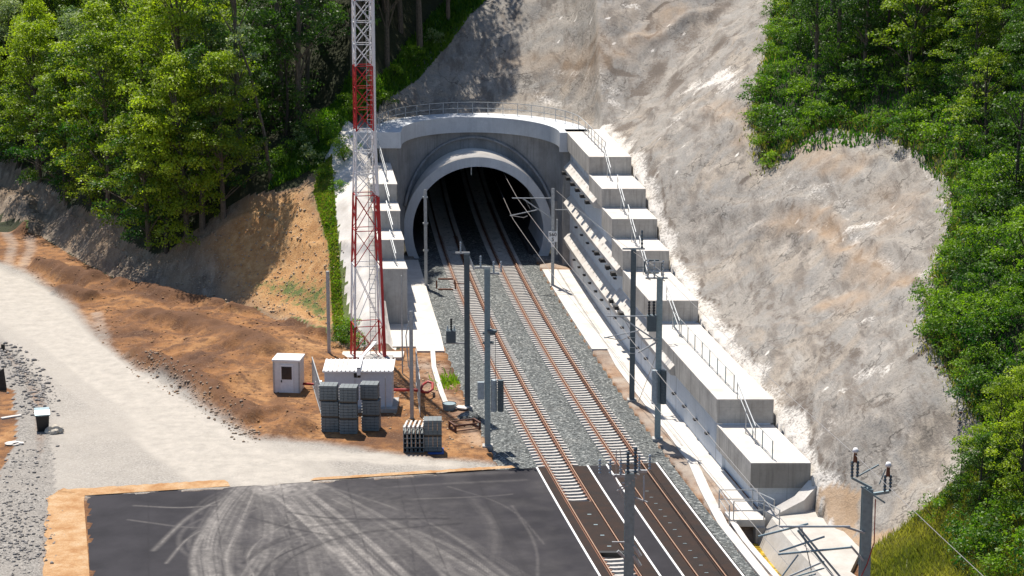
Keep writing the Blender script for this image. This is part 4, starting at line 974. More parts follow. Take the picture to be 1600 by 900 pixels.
# yellow algae water
def algae():
    m, nt, p = mat_new('algae_water'); v = coords(nt); a = noise(nt, v, 1.6, 5, 0.7)
    c = ramp(nt, a, [(0.38, (0.03, 0.03, 0.008)), (0.5, (0.30, 0.20, 0.015)), (0.6, (0.62, 0.40, 0.03)), (0.75, (0.62, 0.50, 0.30))])
    nt.links.new(c, p.inputs['Base Color']); p.inputs['Roughness'].default_value = 0.15; bump(nt, p, a, 0.3, .05); return m
bpy.data.objects['channel_water'].data.materials[0] = algae()

# ================================================================== CATENARY POLES
def hpole(m, x, y, z0, z1, w):
    t = w * 0.10
    m.box(x - w / 2, x + w / 2, y - w / 2, y - w / 2 + t, z0, z1); m.box(x - w / 2, x + w / 2, y + w / 2 - t, y + w / 2, z0, z1)
    m.box(x - t / 2, x + t / 2, y - w / 2 + t + .001, y + w / 2 - t - .001, z0, z1)
def ins(m, p, q, r=0.07, n=5):                          # ribbed insulator
    p = Vector(p); q = Vector(q); P = []; S = []
    for k in range(n * 2 + 1): P.append(p.lerp(q, k / (n * 2))); S.append(r if k % 2 else r * 0.5)
    m.tube(P, S, 8)
def pole(v, Y, h, w, mat, label, z0=-0.2, x=None):
    x = C(Y) + v if x is None else x
    t = thing('catenary_pole', label, 'catenary pole', (x, Y, z0), group='catenary poles along the tracks')
    m = MB(); hpole(m, x, Y, z0, h, w); m.build('mast', MT[mat], t)
    m = MB(); m.box(x - w * .9, x + w * .9, Y - w * .9, Y + w * .9, z0 - .1, z0 + .18); m.build('foundation', MT['conc'], t)
    return t, x
def top_gear(t, x, Y, z, side, n=2):
    m = MB(); m.bar((x - 0.55 * (side <= 0) - .2, Y, z), (x + 0.55 * (side >= 0) + .2, Y, z), 0.12); m.build('cross_arm', MT['galv'], t)
    for k in range(n):
        xx = x + side * 0.5 + (k * 0.45 - .1) * (1 if side >= 0 else -1)
        m = MB(); ins(m, (xx, Y, z + .06), (xx, Y, z + 0.75)); m.build('insulator', MT['alu'], t)
# row next to the yard
t, x = pole(-3.8, 139.1, 10.4, 0.36, 'pole_dark', 'dark steel catenary pole with a transformer box and square frame, behind the pallet stacks')
top_gear(t, x, 139.1, 10.45, -1, 1)
m = MB(); m.bar((x, 139.1, 4.35), (x - 1.5, 139.1, 4.35), 0.10); m.build('bracket', MT['galv'], t)
m = MB(); m.box(x - 1.38, x - 0.75, 138.7, 139.4, 4.45, 5.25); tb = m.build('transformer', MT['pole_dark'], t)
m = MB(); ins(m, (x - 1.05, 139, 5.25), (x - 1.05, 139, 6.05), .09); o = m.build('bushing', MT['black'], t); o.parent = tb; 
for dx in (-1.28, -.85):
    m = MB(); ins(m, (x + dx, 139, 5.25), (x + dx, 139, 5.55), .05); o = m.build('bushing', MT['alu'], t); o.parent = tb
m = MB(); m.bar((x, 139.1, 8.4), (x - .9, 139.1, 8.4), 0.04)
for a, b in (((-.9, 8.7), (-1.9, 8.7)), ((-.9, 8.0), (-1.9, 8.0)), ((-.8, 8.65), (-.75, 8.0)), ((-2.0, 8.6), (-2.0, 8.05))): m.bar((x + a[0], 139.1, a[1]), (x + b[0], 139.1, b[1]), 0.10)
m.build('arcing_frame', MT['rust'], t)
m = MB(); m.bar((x + .1, 139.1, 10.3), (x + .5, 138.8, 9.4), 0.1); m.build('strut', MT['galv'], t)
t, x = pole(-3.65, 130.2, 11.3, 0.36, 'pole_mid', 'grey steel catenary pole with stacked tension weights, left of the near track', z0=-0.2)
top_gear(t, x, 130.2, 11.35, -1, 1); top_gear(t, x, 130.2, 11.0, 1, 2)
for dx, ma in ((0.40, 'alu'), (0.82, 'pole_dark')):
    m = MB()
    for k in range(12): m.cyl((x + dx, 130.1), 0.19, 2.2 + k * 0.17, 2.2 + k * 0.17 + 0.15, 10)
    m.build('tension_weight', MT[ma], t)
m = MB(); m.box(x - .62, x - .2, 129.95, 130.2, 3.0, 4.1); m.build('control_box', MT['alu'], t)
m = MB(); m.cyl((x + .3, 130), 0.3, 7.3, 7.45, 12); m.bar((x - .3, 130.1, 7.2), (x + .5, 130.1, 7.2), .12); m.bar((x - .3, 130.1, 6.6), (x + .4, 130.1, 6.6), .12); m.bar((x + .5, 130, 7.2), (x + .5, 130, 4.2), .03); m.build('tension_wheel', MT['pole_dark'], t)
# near pole in the foreground
t, x = pole(-3.7, 89.3, 11.0, 0.42, 'pole_mid', 'large grey catenary pole in the near foreground, crowned with insulators', x=5.09)
top_gear(t, x, 89.3, 11.05, 1, 2); top_gear(t, x, 89.3, 10.85, -1, 3)
m = MB()
for k in range(6): m.bar((x - .55 + .1 * k, 89.2, 10.2 + .17 * k), (x - .2 + .12 * k, 89.1, 10.35 + .12 * k), 0.06)
m.bar((x - .7, 89.2, 10.9), (x - .3, 89.2, 9.9), .06); m.bar((x + .2, 89.2, 9.9), (x + .75, 89.0, 9.75), .06); m.bar((x + .6, 89.2, 10.9), (x + .6, 89.0, 9.8), .06)
m.bar((x - .6, 89.3, 10.95), (x - .6, 89.3, 12.0), 0.04); m.bar((x - .3, 89.3, 10.95), (x - .45, 89.3, 12.1), 0.03)
m.build('insulator_rig', MT['galv'], t)
m = MB(); ins(m, (x + .22, 89.1, 11.0), (x + .22, 89.1, 12.2), .09, 7); ins(m, (x - .1, 89.1, 11.0), (x - .1, 89.1, 12.0), .09, 6); m.build('insulator', MT['pole_dark'], t)
m = MB(); m.bar((x - .2, 89.1, 7.9), (x - .75, 89.1, 7.9), 0.06)
for z in (7.45, 7.0, 6.1): m.bar((x + .2, 89.1, z + .3), (x + .5, 89.0, z - .15), .12); 
m.bar((x - .2, 89.1, 7.2), (x - .5, 89.1, 7.5), .12)
m.build('bracket', MT['galv'], t)
# row by the retaining wall
t, x = pole(7.55, 141.0, 10.3, 0.34, 'pole_dark', 'dark steel catenary pole in front of the ledge end of the right wall')
top_gear(t, x, 141, 10.35, 0, 0)
m = MB(); m.bar((x + .2, 141, 7.6 + 1.5), (x + .75, 141, 9.1), .05)
for a, b in (((.8, 9.55), (1.7, 9.55)), ((.8, 8.7), (1.7, 8.7)), ((.75, 9.5), (.75, 8.75)), ((1.9, 9.4), (1.9, 8.5))): m.bar((x + a[0], 141, a[1]), (x + b[0], 141, b[1]), .10)
m.build('arcing_frame', MT['pole_dark'], t)
m = MB(); ins(m, (x + .55, 141, 10.3), (x + .55, 141, 11.6), .09); m.build('insulator', MT['pole_dark'], t)
m = MB()
for z in (3.2, 3.6, 4.3): m.box(x - .2, x + .22, 140.75, 140.8, z, z + .05)
m.build('mast_band', MT['galv'], t)
t, x = pole(7.35, 131.8, 10.4, 0.36, 'pole_mid', 'grey catenary pole with transformer and weights holding an arm over the far track')
for k in (-.75, -.35, .2): 
    m = MB(); ins(m, (x + k, 131.7, 10.3), (x + k, 131.7, 11.5), .08, 6); m.build('insulator', MT['galv'], t)
m = MB(); m.bar((x - .9, 131.8, 10.35), (x + .5, 131.8, 10.35), .1); m.bar((x - .8, 131.6, 10.9), (x + .3, 131.6, 10.2), .06); m.bar((x - .5, 131.6, 11.4), (x + .1, 131.6, 11.4), .05); m.build('cross_arm', MT['galv'], t)
m = MB(); m.box(x - .78, x - .2, 131.4, 132.0, 7.0, 8.0); tb = m.build('transformer', MT['pole_dark'], t)
for k in (-.65, -.35):
    m = MB(); ins(m, (x + k, 131.7, 8.0), (x + k, 131.7, 8.9), .09); o = m.build('bushing', MT['black'], t); o.parent = tb
for dx in (-.24, .3):
    m = MB()
    for k in range(13): m.cyl((x + dx, 131.5), 0.2, 2.3 + k * 0.17, 2.3 + k * 0.17 + 0.15, 10)
    m.build('tension_weight', MT['alu' if dx < 0 else 'pole_dark'], t)
def cantilever(t, x, Y, zt, zb_, L, sc=1):
    m = MB(); m.tube([(x - .15, Y, zt), (x - L * 1.0, Y, zt)], 0.045 * sc, 6); m.build('top_tube', MT['galv'], t)
    m = MB(); m.tube([(x - .15, Y, zb_), (x - L * .75, Y, zt)], 0.05 * sc, 6); m.build('stay_tube', MT['galv'], t)
    m = MB(); m.tube([(x - L * .38, Y, zb_ + (zt - zb_) * .42), (x - L * 1.05, Y - .2, zb_ + .25)], 0.04 * sc, 6); m.build('steady_arm', MT['galv'], t)
    m = MB(); m.tube([(x - L * .55, Y, zb_ + .75), (x - L * .7, Y, zt)], 0.02 * sc, 6); m.tube([(x - L * 1.05, Y, zb_ + .25), (x - L * .72, Y, zb_ + .05), (x - L * .62, Y, zb_ + .2)], 0.03 * sc, 6); m.build('dropper', MT['wire'], t)
cantilever(t, x, 131.8, 7.9, 6.3, 3.3)
m = MB(); m.bar((x - .1, 131.6, 6.3), (x - 1.3, 131.6, 5.6), .09); m.bar((x - .1, 131.6, 6.5), (x - 1.1, 131.6, 6.5), .07); m.build('bracket', MT['galv'], t)
# near right pole
t, x = pole(7.4, 91.5, 9.6, 0.46, 'pole_mid', 'thick grey catenary pole at the lower right carrying two capped insulators', x=15.75)
m = MB(); m.bar((x - .75, 91.4, 10.1), (x + .1, 91.4, 9.65), .1); m.bar((x - .35, 91.2, 9.75), (x + .75, 91.2, 9.0), .07); m.bar((x, 91.4, 9.3), (x + .95, 91.4, 9.45), .12); m.bar((x - .4, 91.4, 10.2), (x + .45, 91.4, 10.7), .06); m.bar((x + .5, 91.4, 9.8), (x + .75, 91.4, 10.5), .05); m.build('cross_arm', MT['pole_mid'], t)
for dx, z in ((-.62, 10.15), (.85, 9.5)):
    m = MB(); ins(m, (x + dx - .12, 91.3, z), (x + dx - .12, 91.3, z + .75), .08); ins(m, (x + dx + .12, 91.3, z), (x + dx + .12, 91.3, z + .75), .08); io = m.build('insulator', MT['pole_dark'], t)
    m = MB(); m.tube([(x + dx, 91.3, z + .7), (x + dx, 91.3, z + 1.15)], [.10, .07], 8); o = m.build('neck', MT['rust'], t); o.parent = io
    m = MB(); m.tube([(x + dx, 91.3, z + 1.13), (x + dx, 91.3, z + 1.2), (x + dx, 91.3, z + 1.34)], [.10, .15, .09], 12); o = m.build('cap', MT['whitep'], t, smooth=True); o.parent = io
m = MB(); m.bar((x - .1, 91.2, 7.6), (x - 1.0, 91.2, 7.9), .09); m.build('bracket', MT['galv'], t); m = MB(); m.bar((x - .1, 91.2, 6.3), (x - .7, 91.2, 7.0), .09); m.build('bracket', MT['galv'], t)
cantilever(t, x - .6, 91.2, 7.9, 5.1, 3.3, 1.1)
m = MB()
m.tube([(x - .7, 91.0, 7.00), (x - 4.0, 90.5, 6.85)], .05, 6); m.tube([(x - 3.9, 91, 6.80), (x - 1.9, 91, 7.50)], .045, 6); m.tube([(x - 3.1, 91, 7.80), (x - .6, 91, 4.50)], .06, 6)
m.tube([(x - 3.1, 90.6, 6.80), (x - 4.0, 90.4, 5.60)], .035, 6); m.tube([(x - 4.0, 90.4, 5.60), (x - 1.9, 90.8, 6.10)], .035, 6); m.tube([(x - 4.9, 90, 5.25), (x - 3.4, 90, 5.10)], .03, 6); m.tube([(x - 4.9, 90, 5.35), (x - 2.3, 90.6, 5.90)], .035, 6)
m.tube([(x - 4.8, 91.3, 7.40), (x - 2.6, 91.3, 8.00)], .05, 6)
m.build('registration_arm', MT['pole_mid'], t)
m = MB(); m.tube([(x + .3, 91.1, 9.2), (x + .32, 91.1, 7.2), (x + .05, 91.1, 6.2), (x - .2, 91.1, 5.6)], .025, 6); m.build('red_cable', MT['redpipe'], t)
# poles at the tunnel mouth
t, x = pole(0, 176.7, 8.1, 0.26, 'galv', 'slim grey catenary pole left of the tunnel mouth', x=-7.2)
for z in (7.4, 5.2, 2.9):
    m = MB(); m.box(x - .22, x + .22, 176.5, 176.75, z, z + .12); m.build('clamp', MT['galv'], t)
t, x = pole(0, 176.7, 8.2, 0.26, 'galv', 'slim grey catenary pole with a distance sign right of the tunnel mouth', x=3.4)
cantilever(t, x, 176.6, 7.4, 5.7, 3.4)
m = MB(); m.bar((x + .2, 176.7, 6.4), (x + 1.3, 176.7, 6.4), .06); m.bar((x + .35, 176.7, 5.6), (x + .35, 176.7, 2.6), .12); m.build('bracket', MT['galv'], t)
sg = thing('distance_sign', 'white distance sign reading 560 over 5 on the pole right of the tunnel', 'sign', (3.4, 176.45, 4.1))
m = MB(); m.box(3.03, 3.77, 176.42, 176.46, 3.72, 4.62); m.build('sign_board', MT['whitep'], sg)
m = MB(); m.box(3.25, 3.55, 176.42, 176.46, 3.42, 3.70); m.prism([(3.25, 176.42), (3.55, 176.42), (3.55, 176.46), (3.25, 176.46)], 3.3, 3.4); m.build('lower_plate', MT['whitep'], sg)
def text(body, loc, size, par, mat, name='lettering'):
    cu = bpy.data.curves.new(name, 'FONT'); cu.body = body; cu.size = size; cu.align_x = 'CENTER'; cu.extrude = 0.004; cu.offset = 0.012 * size
    ob = bpy.data.objects.new(name, cu); COL.objects.link(ob); bpy.context.view_layer.update()
    me = bpy.data.meshes.new_from_object(ob); COL.objects.unlink(ob); bpy.data.objects.remove(ob)
    me.transform(Matrix.Translation(Vector(loc) - Vector(par.location)) @ Matrix.Rotation(R(90), 4, 'X')); me.materials.clear(); me.materials.append(mat)
    o = bpy.data.objects.new(name, me); COL.objects.link(o); o.parent = par; return o
text('560', (3.4, 176.41, 4.22), 0.42, sg, MT['black']); text('5', (3.4, 176.41, 3.80), 0.42, sg, MT['black']); text('V', (3.4, 176.41, 3.46), 0.26, sg, MT['black'])

# wires
def wire(label, pts, r=0.018, cat='overhead wire'):
    m = MB(); P = []
    for a, b in zip(pts[:-1], pts[1:]):
        a = Vector(a); b = Vector(b); n = 8
        for k in range(n):
            p = a.lerp(b, k / n); s = k / n; p.z -= 0.25 * 4 * s * (1 - s) * ((b - a).length / 50); P.append(p)
    P.append(Vector(pts[-1])); m.tube(P, r, 5); o = m.build('overhead_wire', MT['wire']); return props(o, label, cat, 'overhead wires')
def on(v, Y, z): return (C(Y) + v, Y, z)
wire('contact wire low over the far track, running out of the tunnel', [on(4.2, 250, 5.6), on(4.0, 176.7, 5.6), on(4.4, 132, 5.7), on(4.1, 91, 5.6), on(4.3, 50, 5.6)])
wire('carrier wire above the contact wire of the far track', [on(4.2, 250, 6.6), on(4.4, 176.7, 7.3), on(4.5, 132, 7.8), on(4.3, 91, 7.1), on(4.3, 50, 7.2)])
wire('feeder wire running from the tunnel mouth along the pole tops by the wall', [on(7.6, 176.7, 8.0), on(7.3, 131.8, 10.9), (15.1, 91.3, 11.2), (22, 50, 11.2)], 0.014)
wire('anchor wire sloping to the foot of the dark pole by the wall', [on(7.5, 131.8, 6.3), on(7.7, 139.5, 0.2)], 0.02)

# ================================================================== LATTICE MAST
mx, my = -10.5, 152.0
mast = thing('lattice_mast', 'tall red and white banded lattice mast on the bank left of the tunnel', 'mast', (mx, my, -0.1))
secs_ = [(-0.1, 2.6, 'red'), (2.6, 7.0, 'whitep'), (7.0, 12.1, 'red'), (12.1, 16.7, 'whitep'), (16.7, 21.3, 'red'), (21.3, 25.9, 'whitep'), (25.9, 30.5, 'red'), (30.5, 35.0, 'whitep')]
def mw(z): return float(np.interp(z, [0, 7, 12, 14, 36], [1.15, 0.98, 0.82, 0.68, 0.66]))
def leg(k, z):
    a = R(12) + k * math.pi / 2 + math.pi / 4; w = mw(z) * 1.30; return Vector((mx + w * math.cos(a), my + w * math.sin(a), z))
for z0, z1, mt in secs_:
    m = MB()
    for k in range(4): m.tube([leg(k, z0), leg(k, z1)], 0.068 if z0 < 12 else 0.06, 6)
    n = 1 if z0 < 5 else (2 if z0 < 12 else 3)
    for j in range(n):
        za = z0 + (z1 - z0) * j / n; zb2 = z0 + (z1 - z0) * (j + 1) / n
        for k in range(4):
            k2 = (k + 1) % 4
            m.bar(leg(k, za), leg(k2, zb2), 0.048); m.bar(leg(k2, za), leg(k, zb2), 0.048); m.bar(leg(k, zb2), leg(k2, zb2), 0.052)
    m.build('lattice_section', MT[mt], mast)
m = MB()
for s in (-.2, .2): m.bar((mx + .45 + s, my - .1, 0), (mx + .45 + s, my - .1, 35), 0.04)
z = 0.3
while z < 35: m.bar((mx + .25, my - .1, z), (mx + .65, my - .1, z), 0.035); z += 0.35
m.build('ladder', MT['galv'], mast)
m = MB(); m.tube([leg(3, 0.2) + Vector((.1, -.1, 0)), leg(3, 12) + Vector((.1, -.1, 0))], 0.10, 6); m.build('cable_duct', MT['red'], mast)
m = MB(); m.tube([leg(3, 12.1) + Vector((.1, -.1, 0)), leg(3, 16.7) + Vector((.1, -.1, 0)),leg(3, 35) + Vector((.1, -.1, 0))], 0.08, 6); m.build('cable_duct', MT['whitep'], mast)
m = MB(); m.box(mx - 1.9, mx + 2.6, my - .2, my + 1.6, -0.3, 0.12); m.build('footing', MT['conc_white'], mast)
m = MB(); m.box(mx - .1, mx + 1.9, my - 1.9, my - .4, -0.3, 0.35); m.build('footing', MT['conc'], mast)

# ================================================================== CABIN, HUT
cb = thing('guard_cabin', 'small white guard cabin with a glazed door on the orange soil', 'cabin', (-15.3, 143.3, -0.1), R(-6))
cz = 0
def L(m, name, mat, par, **k): return m.build(name, MT[mat], par, world=False, **k)
m = MB(); m.box(-.9, .9, -.8, .8, 0.08, 2.30); L(m, 'body', 'cabin', cb)
m = MB(); m.box(-.98, .98, -.9, .9, 2.303, 2.45); L(m, 'roof', 'whitep', cb, bevel=0.03)
m = MB(); m.box(-.95, .95, -.95, .85, -.1, 0.08); L(m, 'base', 'pole_dark', cb)
m = MB()
for x0 in (-.93, .83): m.box(x0, x0 + .1, -.83, -.73, .08, 2.3)
L(m, 'corner_post', 'galv', cb)
m = MB(); m.box(-.42, .48, -.845, -.80, 0.12, 2.08); dr = L(m, 'door', 'whitep', cb)
m = MB(); m.box(-.33, .38, -.86, -.848, 1.05, 1.95); o = L(m, 'window', 'glass', cb); o.parent = dr
m = MB(); m.box(-.38, -.30, -.90, -.86, 0.85, 1.0); o = L(m, 'handle', 'black', cb); o.parent = dr
hut = thing('equipment_hut', 'long pale equipment hut with a ribbed white roof beside the mast', 'hut', (-10.2, 139.2, -0.1), 0)
m = MB(); m.box(-2.2, 2.25, -1.1, 1.1, 0.35, 2.75); L(m, 'body', 'hutwall', hut)
m = MB(); m.box(-2.3, 2.6, -1.7, 1.2, -0.1, 0.35); L(m, 'plinth', 'conc', hut)
m = MB(); m.sweep([[(x0, -1.35, 2.753), (x0, 1.25, 2.90), (x0, 1.25, 2.99), (x0, -1.35, 2.84)] for x0 in (-2.3, 2.35)]); rf = L(m, 'roof', 'whitep', hut)
m = MB()
for k in range(17): x0 = -2.25 + k * .285; m.add([(x0, -1.36, 2.845), (x0 + .08, -1.36, 2.845), (x0 + .08, 1.26, 2.995), (x0, 1.26, 2.995), (x0, -1.36, 2.90), (x0 + .08, -1.36, 2.90), (x0 + .08, 1.26, 3.05), (x0, 1.26, 3.05)], [(4, 5, 6, 7), (0, 1, 5, 4), (1, 2, 6, 5), (2, 3, 7, 6), (3, 0, 4, 7)])
o = L(m, 'roof_rib', 'conc_white', hut); o.parent = rf
m = MB()
for dx in (0, .24): m.box(-.25 + dx, -.05 + dx, -1.14, -1.1, 2.35, 2.65)
L(m, 'vent_grille', 'black', hut)
m = MB(); m.box(-.02, .22, -1.5, 1.4, 3.06, 3.14); m.bar((.1, 1.4, 3.1), (.9, 3.6, 3.6), .22, .08); m.box(-.02, .22, -1.5, -1.42, 2.6, 3.1); L(m, 'cable_tray', 'whitep', hut)
m = MB(); m.box(-.2, -.17, -1.12, -1.10, 0.4, 2.3); m.box(-1.1, -.2, -1.115, -1.10, 0.4, 0.43); L(m, 'door_seam', 'conc', hut)
bx = thing('meter_cabinet', 'small white meter cabinet between the cabin and the hut', 'cabinet', (-13.1, 141.5, -0.1))
m = MB(); m.box(-.17, .17, -.15, .15, 0, 0.9); L(m, 'body', 'cabin', bx); m = MB(); m.box(-.21, .21, -.2, .2, .9, 1.2); L(m, 'hood', 'whitep', bx)

# fence parts
def fence_post(x, Y, h, label, r=0.06):
    m = MB(); m.tube([(x, Y, -0.3), (x, Y, h)], r, 8); return props(m.build('fence_post', MT['galv']), label, 'post', 'fence posts round the hut')
fence_post(-13.3, 152.3, 6.4, 'tall grey post standing in the bank left of the mast', 0.13)
fence_post(-7.75, 148, 7.0, 'thin tall pole right of the mast by the block wall', 0.05)
fence_post(-8.35, 137.6, 2.4, 'thin post at the right end of the hut', 0.035)
def fence_panel(x0, y0, x1, y1, h, label):
    t = thing('mesh_gate', label, 'gate', (x0, y0, -0.1)); m = MB()
    P = Vector((x0, y0, -.1)); Qv = Vector((x1, y1, -.1)); up = Vector((0, 0, h))
    for a, b in ((P, P + up), (Qv, Qv + up), (P + up, Qv + up), (P + Vector((0, 0, .15)), Qv + Vector((0, 0, .15)))): m.bar(a, b, .06)
    m.build('frame', MT['galv'], t); m = MB(); L_ = (Qv - P).length; n = int(L_ / .13)
    for k in range(1, n): m.bar(P.lerp(Qv, k / n) + Vector((0, 0, .15)), P.lerp(Qv, k / n) + up, .012)
    for k in range(1, int(h / .13)): m.bar(P + Vector((0, 0, .13 * k)), Qv + Vector((0, 0, .13 * k)), .012)
    m.build('mesh', MT['galv'], t)
fence_panel(-13.8, 144.5, -12.55, 137.0, 2.1, 'wire mesh fence panel left of the hut behind the block stacks')
fence_panel(-6.65, 145.0, -6.05, 137.0, 2.5, 'wire mesh gate right of the hut by the red conduit')
m = MB(); hpole(m, -6.55, 136.2, -.2, 7.2, .24); t = thing('yard_pole', 'grey steel pole in front of the mesh gate right of the hut', 'pole', (-6.55, 136.2, -.2)); m.build('mast', MT['galv'], t)
m = MB(); m.tube([(-6.7, 136.3, 6.5), (-6.9, 136.4, 5.5), (-6.75, 136.4, 3.5), (-6.6, 136.3, 3.2)], .04, 6); m.build('cable', MT['galv'], t)
# red conduits
def conduit(label, pts, r):
    m = MB(); m.tube(pts, r, 8); return props(m.build('red_conduit', MT['redpipe'], smooth=True), label, 'conduit', 'red conduits near the hut')
conduit('straight red conduit between the cabin and the hut', [(-14.6, 143.6, .35), (-12.3, 143.2, .35)], .09)
conduit('straight red conduit running right from the hut to the gate', [(-8.2, 141.4, .5), (-6.6, 141.4, .5), (-6.0, 141.2, .45)], .11)
conduit('coiled red conduit end beyond the mesh gate', [(-6.1, 141.6, .3), (-5.7, 141.3, .35), (-5.4, 142, .4), (-5.45, 143.2, .5), (-5.8, 143.6, .5), (-6.1, 143, .45), (-6.2, 142, .4)], .09)
# white drain pipe and catch basin
dp = thing('drain_chute', 'long white drain chute ending at a dark round basin', 'drain', (-4.9, 141.5, -0.1))
m = MB(); P = [G(676, 548), G(678, 575), (G(683, 592)), G(690, 615), G(697, 632)]
for a, b in zip(P[:-1], P[1:]): m.bar((*a, 0.05), (*b, 0.05), .34, .12)
m.build('chute', MT['conc_white'], dp)
bp = G(702, 637); m = MB(); m.tube([(bp[0], bp[1], -.1), (bp[0], bp[1], .32)], [.42, .48], 18, caps=False); m.tube([(bp[0], bp[1], .3), (bp[0], bp[1], .05)], [.42, .36], 18); m.build('basin', MT['pole_mid'], dp)

# ================================================================== BLOCK STACKS
def block_bundle():
    t = thing('block_bundle', 'x', 'concrete blocks', (0, 0, 0))
    for k in range(5):
        m = MB(); z = .12 + k * .185
        for j in range(4):
            x0 = -.56 + j * .28; m.box(x0 + .006, x0 + .274, -.5, .5, z, z + .165)
        L(m, 'block_layer', 'blockc', t)
    m = MB()
    for k in range(5): m.box(-.60, -.565, -.35 + .0, -.1, .16 + k * .185, .23 + k * .185)
    for k in range(5): m.box(-.60, -.565, .1, .35, .16 + k * .185, .23 + k * .185)
    props(L(m, 'spacer', 'conc_white', t), kind='stuff')
    m = MB()
    for y in (-.4, 0, .4): m.box(-.56, .56, y - .06, y + .06, 0, .115)
    L(m, 'timber_bearer', 'wood', t)
    return t
bb = block_bundle(); index_kids(bb); used = False
G3 = 'bundles of concrete blocks stacked before the hut'
hpos = ['bottom', 'middle', 'top']; vpos = ['leftmost tall stack', 'middle tall stack', 'right-hand tall stack']
for c, (px, py) in enumerate([(515, 676), (545, 679), (579, 674)]):
    gxx, gyy = G(px, py); rz = R(random.uniform(-3, 3))
    for k in range(3):
        lb = f'{hpos[k]} bundle of grey concrete blocks in the {vpos[c]} before the hut'
        loc = (gxx + random.uniform(-.05, .05), gyy + .55 + random.uniform(-.04, .04), -0.1 + k * 1.07)
        if not used: bb.location = loc; bb.rotation_euler = (0, 0, rz); bb['label'] = lb; bb['group'] = G3; used = True
        else: dup(bb, loc, rz + R(random.uniform(-2, 2)), None, lb, G3)
gxx, gyy = G(676, 706)
for k in range(2): dup(bb, (gxx, gyy + .55, -0.1 + k * 1.07), R(2), None, f'{["lower", "upper"][k]} bundle of dark blocks in the short stack by the gravel road', G3)
# stack of channel elements
gxx, gyy = G(645, 707)
ps = thing('channel_stack', 'stack of narrow concrete channel elements on blue sheeting by the gravel road', 'concrete elements', (gxx, gyy + .6, -.1), R(3))
for r_ in range(5):
    m = MB()
    for c in range(5):
        x0 = -.62 + c * .26; z = .08 + r_ * .30
        m.box(x0, x0 + .24, -.62, .62, z, z + .05); m.box(x0, x0 + .05, -.62, .62, z + .05, z + .25); m.box(x0 + .19, x0 + .24, -.62, .62, z + .05, z + .25)
    L(m, 'channel_row', 'blockc', ps)
m = MB()
for c in range(5): m.bar((-.55 + c * .27, -.7, 1.72), (-.35 + c * .27, .6, 1.78), .12, .1)
L(m, 'loose_channel', 'conc_white', ps)
m = MB(); m.box(-.85, 1.9, -.75, .5, 0.0, .05); L(m, 'ground_sheet', 'blue', ps)
# rusty frame
gxx, gyy = G(726, 668)
fr = thing('steel_frame', 'rusty open steel frame lying on the soil near the poles', 'steel frame', (gxx, gyy, -.1), R(24))
m = MB()
for y in (-.5, .5):
    for z in (.08, .45): m.bar((-.85, y, z), (.85, y, z), .07)
for x0 in (-.85, .85):
    for y in (-.5, .5): m.bar((x0, y, 0), (x0, y, .5), .12)
    for z in (.08, .45): m.bar((x0, -.5, z), (x0, .5, z), .12)
L(m, 'frame', 'steelbrown', fr)
gxx, gyy = G(722, 637)
m = MB(); m.obox((gxx, gyy, .02), (.85, .6, .08), R(-25)); props(m.build('slab_piece', MT['conc_white']), 'flat pale slab lying by the foot of the dark pole', 'slab')
m = MB(); gxx, gyy = G(732, 650); m.tube([(gxx, gyy, -.2), (gxx, gyy, .1), (gxx, gyy, .3)], [.85, .6, .15], 9); props(m.build('gravel_heap', MT['ballast'], smooth=True), 'small heap of pale gravel behind the rusty frame', 'gravel heap')
# wheelie bin with rubbish at far left
gxx, gyy = G(67, 672)
bn = thing('waste_bin', 'black waste bin leaning on the gravel at the far left', 'bin', (gxx, gyy, -.1), R(15))
m = MB(); m.sweep([[(-.42 * s, -.45 * s, z), (.42 * s, -.45 * s, z), (.42 * s, .45 * s, z), (-.42 * s, .45 * s, z)] for z, s in ((0, .8), (1.15, 1.0))]); L(m, 'body', 'black', bn)
m = MB(); m.sweep([[(-.48, y, z), (.48, y, z), (.48, y, z + .08), (-.48, y, z + .08)] for y, z in ((-.5, 1.16), (0, 1.36), (.5, 1.4))]); L(m, 'lid', 'pole_mid', bn)
m = MB(); m.tube([(-.35, .5, .15), (.35, .5, .15)], .16, 10); L(m, 'wheel', 'black', bn)
def crumple(name, px, py, r, mat, label, cat, flat=.4, n=60):
    x, y = G(px, py); pts = []
    import mathutils
    bm = bmesh.new(); bmesh.ops.create_icosphere(bm, subdivisions=3, radius=1)
    for v in bm.verts:
        k = 1 + 0.55 * (mathutils.noise.noise(v.co * 2.3 + Vector((px, py, 0))));
        v.co = Vector((v.co.x * r * k, v.co.y * r * k * .8, max(-.1, v.co.z * r * flat * k)))
    me = bpy.data.meshes.new(name); bm.to_mesh(me); bm.free(); me.materials.append(mat)
    o = link(name, me); o.location = (x, y, 0.06); return props(o, label, cat)
crumple('rubbish_heap', 86, 676, .55, plain('old_cloth', (0.52, 0.47, 0.39), .9, 0, .35, 12), 'pale heap of crumpled rubbish beside the black bin', 'rubbish', .7)
crumple('plastic_sheet', 22, 694, .55, MT['conc_white'], 'torn white plastic sheet on the dark gravel at the left edge', 'plastic sheet', .2)
m = MB(); gxx, gyy = G(3, 608); m.sweep([[(gxx - .3, gyy - .2, -.1), (gxx + .35, gyy - .2, -.1), (gxx + .3, gyy + .2, -.1), (gxx - .3, gyy + .2, -.1)], [(gxx - .2, gyy - .1, 1.2), (gxx + .22, gyy - .1, 1.5), (gxx + .18, gyy + .1, 1.5), (gxx - .2, gyy + .1, 1.2)]])
props(m.build('stump_post', MT['barkdark']), 'dark broken wooden stump at the left edge of the gravel', 'stump')
m = MB(); gxx, gyy = G(5, 549); m.box(gxx - .14, gyy * 0 + gxx + .1, gyy, gyy + .2, -.1, .5); props(m.build('marker_post', MT['barkdark']), 'short dark marker post beside the pale road at the left edge', 'post')
